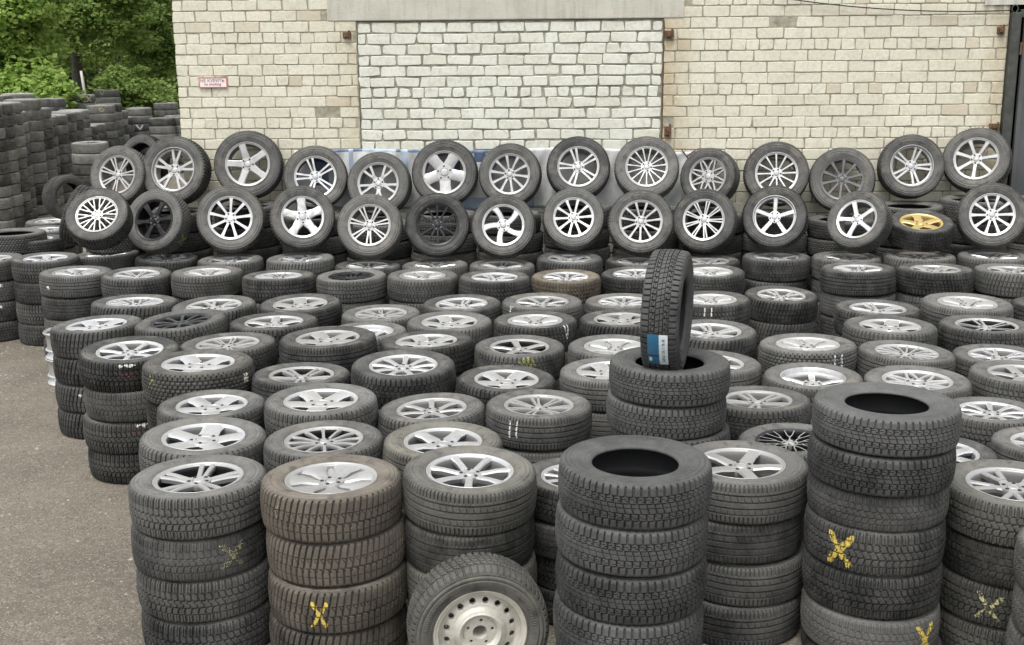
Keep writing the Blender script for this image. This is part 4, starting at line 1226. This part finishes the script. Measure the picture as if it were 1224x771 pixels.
for i in range(NX+1):
    x = xa+(xb-xa)*i/NX
    for k in range(NZ+1):
        u = k/NZ; V.append((x, fold(x, u), top(x)-u*(zt-zb)))
px_of = lambda x: 352+(x-xa)/(xb-xa)*494
for i in range(NX):
    for k in range(NZ):
        px = px_of(xa+(xb-xa)*(i+.5)/NX); u = (k+.5)/NZ
        mi = 0
        if 395 < px < 590 and u < .07: mi = 1 if not (435 < px < 475 or 520 < px < 545) else 2
        if 418 < px < 424 or 482 < px < 489: mi = 2 if u < .5 else 0
        if 376 < px < 394 and .1 < u < .6: mi = 1
        if 538 < px < 551 and u < .5 or 570 < px < 583 and u < .18: mi = 1
        if 500 < px < 640 and u > .82: mi = 2
        F.append((i*(NZ+1)+k, (i+1)*(NZ+1)+k, (i+1)*(NZ+1)+k+1, i*(NZ+1)+k+1)); MI.append(mi)
bn.add(V, F, MI)
o = bn.build('banner', [M['ban_w'], M['ban_b'], M['ban_s']], None, True)
sm = o.modifiers.new('thick', 'SOLIDIFY'); sm.thickness = .003; sm.offset = 1
o.location = (0, WB, 0); o.rotation_euler = (0, 0, -WYAW)
tag(o, 'crumpled blue and white vinyl banner hanging low on the wall behind the wheels', 'banner')
sc_ = MB()
for pts in (((814, 178), (818, 183), (823, 190)), ((821, 186), (828, 181), (836, 177)), ((824, 189), (832, 187), (838, 182))):
    P3 = []
    for px, py in pts:
        x, z = wall_pt(px, py); P3.append((x, fold(x, (top(x)-z)/(zt-zb))-.003, z))
    sc_.tube(P3, .006, 6)
sc_.build('scribble', [M['ban_r']], o)
# ------------------------------------------------------------------ ground
t = NT('asphalt'); v = t.coord()
n1 = t.noise(v, .9, 5, .6); n2 = t.noise(v, 60, 3, .7); n3 = t.noise(v, 9, 5, .6)
vo = t.n("ShaderNodeTexVoronoi"); vo.inputs["Scale"].default_value = 105; t.l(v, vo.inputs["Vector"])
vo2 = t.n("ShaderNodeTexVoronoi"); vo2.inputs["Scale"].default_value = 38; t.l(v, vo2.inputs["Vector"])
c = t.ramp(n1, [(.3, (.100, .086, .067)), (.55, (.142, .124, .099)), (.75, (.173, .153, .125))])
c = t.mix(t.ramp(n3, [(.48, (0, 0, 0)), (.75, (.5,)*3)]), c, (.106, .092, .072))
sp = t.n("ShaderNodeSeparateColor"); t.l(vo.outputs["Color"], sp.inputs[0])
c = t.mix(t.ramp(sp.outputs[0], [(.78, (0, 0, 0)), (.96, (.55,)*3)]), c, (.27, .25, .215))
c = t.mix(t.ramp(sp.outputs[1], [(.76, (0, 0, 0)), (.96, (.6,)*3)]), c, (.05, .044, .036))
sp2 = t.n("ShaderNodeSeparateColor"); t.l(vo2.outputs["Color"], sp2.inputs[0])
c = t.mix(t.ramp(sp2.outputs[2], [(.88, (0, 0, 0)), (.97, (.22,)*3)]), c, (.26, .24, .205))
t.set(Base_Color=c, Roughness=.93, Specular_IOR_Level=.25)
h = t.math('ADD', t.math('MULTIPLY', vo.outputs["Distance"], -.6), t.math('ADD', n2, t.math('MULTIPLY', n3, .8)))
t.bump(h, .7, .010); M['asphalt'] = t.m
g = MB()
xs = [-300, -60, -12, 12, 60, 300]; ys = [-60, -5, 8, 20, 60, 400]
V = [(x, y, 0) for y in ys for x in xs]; F = [(j*6+i, j*6+i+1, (j+1)*6+i+1, (j+1)*6+i) for j in range(5) for i in range(5)]
g.add(V, F); o = g.build('ground', [M['asphalt']]); tag(o, kind='structure')

# loose grit on the asphalt
rg_ = np.random.default_rng(21); V = []; F = []
for i in range(1500):
    y = rg_.uniform(3.6, 11); x = rg_.uniform(-5.2, -1.3) if y < 9 else rg_.uniform(-5.5, -4)
    r = abs(rg_.normal(0, .0045))+.003
    b = len(V); a0 = rg_.uniform(0, 6)
    for k in range(5):
        a = a0+k*1.2566; V.append((x+r*math.cos(a)*rg_.uniform(.7, 1.3), y+r*math.sin(a)*rg_.uniform(.7, 1.3), .0005))
    V.append((x, y, r*.8))
    F += [(b+k, b+(k+1) % 5, b+5) for k in range(5)]
M['grit'] = mat_plain('grit_stone', (.22, .20, .17), .9, 0, .5, 3, 0)
o = link('gravel', mesh_np('gravel', V, np.array(F)), None, [M['grit']]); tag(o, 'loose grit scattered over the brown grey asphalt', 'gravel', kind='stuff')

# ------------------------------------------------------------------ trees
def mat_leaf(name, a, b, c_):
    t = NT(name); gm = t.n("ShaderNodeNewGeometry")
    col = t.ramp(gm.outputs["Random Per Island"], [(0, a), (.5, b), (1, c_)])
    t.set(Base_Color=col, Roughness=.55, Specular_IOR_Level=.3)
    tr = t.n("ShaderNodeBsdfTranslucent"); t.l(col, tr.inputs["Color"])
    mx = t.n("ShaderNodeMixShader"); mx.inputs[0].default_value = .55
    t.l(t.b.outputs[0], mx.inputs[1]); t.l(tr.outputs[0], mx.inputs[2]); t.l(mx.outputs[0], t.o.inputs["Surface"])
    return t.m
M['leaf_light'] = mat_leaf('leaf_light', (.20, .32, .06), (.28, .41, .09), (.38, .48, .14))
M['leaf_mid'] = mat_leaf('leaf_mid', (.16, .25, .06), (.22, .32, .08), (.29, .38, .11))
M['leaf_dark'] = mat_leaf('leaf_dark', (.058, .105, .038), (.090, .150, .052), (.135, .20, .07))
t = NT('bark'); v = t.coord(); n1 = t.noise(v, 12, 5, .65)
t.set(Base_Color=t.ramp(n1, [(.3, (.045, .04, .033)), (.7, (.13, .12, .10))]), Roughness=.95); t.bump(n1, .7, .03); M['bark'] = t.m

def leaves(clumps, per, size, rng, spread=1.0, droop=.3):
    V, F = [], []
    for (cx, cy, cz, cr) in clumps:
        k = int(per*rng.uniform(.6, 1.4))
        P = rng.normal(size=(k, 3)); P /= np.linalg.norm(P, axis=1)[:, None]
        P *= (rng.random(k)**.45)[:, None]*cr*np.array([1, 1, .62])
        P += np.array([cx, cy, cz])
        for p in P:
            s = size*rng.uniform(.55, 1.3)
            d = rng.normal(size=3); d[2] = abs(d[2])*.6-droop; d /= np.linalg.norm(d)
            n = rng.normal(size=3)*.5+(p-np.array([cx, cy, cz]))/cr*.7+np.array([0, -.45, .65])
            w = np.cross(d, n); w /= np.linalg.norm(w)+1e-6
            n = np.cross(w, d)
            b = len(V)
            V += [p, p+d*s*.5+w*s*.34+n*s*.06, p+d*s, p+d*s*.5-w*s*.34+n*s*.06]
            F.append((b, b+1, b+2, b+3))
    return np.array(V), np.array(F)

def tree(name, base, h, crown, mat, label, n_cl, per, size, cl_r, seed, trunk_r=.16, cat='tree', group=None, limbs=9, core=.25):
    """crown: list of ellipsoids (dx, dy, dz, rx, ry, rz) relative to the base"""
    rng = np.random.default_rng(seed)
    root = empty(name, base); tag(root, label, cat, group)
    cl = []
    vol = np.array([e[3]*e[4]*e[5] for e in crown]); vol = vol/vol.sum()
    for e, f in zip(crown, vol):
        for i in range(max(4, int(n_cl*f))):
            d = rng.normal(size=3); d /= np.linalg.norm(d)
            rr = (core+(1-core)*rng.random()**.7)*rng.uniform(.8, 1.12)
            cl.append((e[0]+d[0]*e[3]*rr, e[1]+d[1]*e[4]*rr, e[2]+d[2]*e[5]*rr, cl_r*rng.uniform(.55, 1.35)))
    V, F = leaves(cl, per, size, rng)
    link('crown', mesh_np('crown', V, F), root, [mat])
    if trunk_r:
        tb = MB(); top = Vector((rng.normal()*.2, rng.normal()*.2, h))
        pts = [Vector((0, 0, -.1)), Vector((.03, .02, h*.3)), Vector((top.x*.5, top.y*.5, h*.65)), top]
        tb.tube(pts, [trunk_r*1.25, trunk_r, trunk_r*.7, trunk_r*.2], 12)
        for k in range(limbs):
            c = cl[int(rng.integers(len(cl)))]; z0 = h*rng.uniform(.35, .9)
            p0 = Vector((top.x*z0/h*.6, top.y*z0/h*.6, z0)); p1 = Vector(c[:3])
            mid = (p0+p1)/2+Vector((0, 0, .15*(p1-p0).length*.5))
            tb.tube([p0, mid, p1], [trunk_r*.42, trunk_r*.25, trunk_r*.06], 7)
        tb.build('trunk', [M['bark']], root, True)
    return root

def gp(px, Z):   # ground point below a pixel column at depth Z
    P = CAM+ray(px, 150)*Z
    return (float(P[0]), float(P[1]), 0.0)
T1b = gp(-35, 27)
tree('maple_tree', T1b, 5.2, [(1.15, -.2, 3.15, 1.35, 1.2, 1.25), (.7, .1, 4.5, 1.8, 1.5, .95), (.3, -.6, 2.7, 1.1, 1.0, .75)], M['leaf_light'],
     'bright yellow-green maple overhanging the tyre wall at the left edge', 260, 150, .135, .42, 31, .14)
tree('birch_tree', gp(97, 31.5), 6.5, [(1.0, -.3, 3.9, 1.4, 1.2, 1.5), (-.3, -.9, 3.6, .9, .5, .8), (.3, 0, 5.3, 1.8, 1.4, .95)], M['leaf_mid'],
     'dark green tree with a bare lower trunk behind the high tyre wall', 190, 140, .125, .50, 32, .15)
tree('broadleaf_tree', gp(190, 33.5), 6.5, [(.1, -.3, 3.1, 1.1, .9, 1.5), (.0, .2, 5.0, 1.3, 1.1, 1.0)], M['leaf_mid'],
     'tall narrow dark tree pressed against the brick corner', 170, 130, .12, .42, 33, .11)
tree('shrub', gp(152, 30.5), 1.6, [(0, 0, 1.75, .72, .7, .62), (.55, .1, 1.5, .55, .5, .5), (.1, 0, .8, .9, .7, .7)], M['leaf_mid'],
     'mid green shrub growing over the tyres beside the dark tree', 130, 110, .11, .30, 34, .05, cat='shrub', limbs=5)
tree('broadleaf_tree', gp(20, 37), 7, [(0, 0, 4.2, 3.0, 2, 1.7), (1.9, 0, 3.2, 1.6, 1.5, 1.4)], M['leaf_mid'],
     'green tree filling the gap behind the yellow-green maple', 190, 120, .17, .75, 35, .2)
tree('broadleaf_tree', gp(140, 41), 8, [(0, 0, 4.4, 3.0, 2, 1.8), (-.5, 0, 2.6, 2.6, 1.5, 1.2)], M['leaf_dark'],
     'dark tree farthest back, seen between the trunks', 190, 120, .17, .75, 36, .2)
tree('shrub', gp(30, 26), 1.3, [(0, 0, 1.9, 1.25, .8, .60), (-.9, 0, 1.8, .9, .8, .7)], M['leaf_light'],
     'yellow-green bush right behind the high tyre wall', 120, 120, .12, .34, 37, .05, cat='shrub', limbs=4)
rng = np.random.default_rng(77)
cl = [(rng.uniform(-27, -6), rng.uniform(48, 54), rng.uniform(.3, 7.0), rng.uniform(.7, 1.3)) for i in range(330)]
cl += [(rng.uniform(-70, -27), rng.uniform(44, 56), rng.uniform(.3, 7.0), rng.uniform(.9, 1.7)) for i in range(330)]+[(rng.uniform(-27, -6), rng.uniform(46, 49), rng.uniform(.2, 3.2), rng.uniform(.6, .9)) for i in range(200)]
V, F = leaves(cl, 75, .24, rng)
o = link('far_woods', mesh_np('far_woods', V, F), None, [M['leaf_mid']]); tag(o, 'dark green wood closing the view behind the single trees', 'woods', kind='stuff')
# pale post among the trees
ps = MB(); P = gp(105.5, 30); ps.tube([(.03, 0, 0), (0.0, 0, 1.5), (-.06, 0, 2.25)], .035, 10); o = ps.build('post', [M['sheet']], None, True); o.location = P
tag(o, 'thin pale post beside the dark tree trunk', 'post')

# ------------------------------------------------------------------ light
w = bpy.data.worlds.new("World"); scene.world = w; w.use_nodes = True
nt = w.node_tree; bg = nt.nodes["Background"]
sky = nt.nodes.new("ShaderNodeTexSky"); sky.sky_type = 'NISHITA'; sky.sun_disc = False
SUN_EL, SUN_AZ = rad(68), rad(205)     # azimuth clockwise from +Y
sky.sun_elevation = SUN_EL; sky.sun_rotation = SUN_AZ; sky.dust_density = 4.0; sky.air_density = 1.2; sky.ozone_density = 1.0
hs = nt.nodes.new("ShaderNodeHueSaturation"); hs.inputs["Saturation"].default_value = .18
nt.links.new(sky.outputs[0], hs.inputs["Color"]); nt.links.new(hs.outputs[0], bg.inputs["Color"])
bg.inputs["Strength"].default_value = .15
sd = bpy.data.lights.new("sun", 'SUN'); sd.energy = 1.2; sd.angle = rad(28); sd.color = (1, .975, .94)
so = bpy.data.objects.new("sun", sd); COL.objects.link(so)
d = Vector((math.sin(SUN_AZ)*math.cos(SUN_EL), math.cos(SUN_AZ)*math.cos(SUN_EL), math.sin(SUN_EL)))
so.rotation_euler = d.to_track_quat('Z', 'Y').to_euler()
so.location = (0, -5, 12)
vs = scene.view_settings
vs.view_transform = 'Standard'; vs.look = 'None'; vs.exposure = 0.95; vs.gamma = 1; vs.use_curve_mapping = False
scene.cycles.max_bounces = 6; scene.cycles.diffuse_bounces = 4; scene.cycles.use_denoising = True
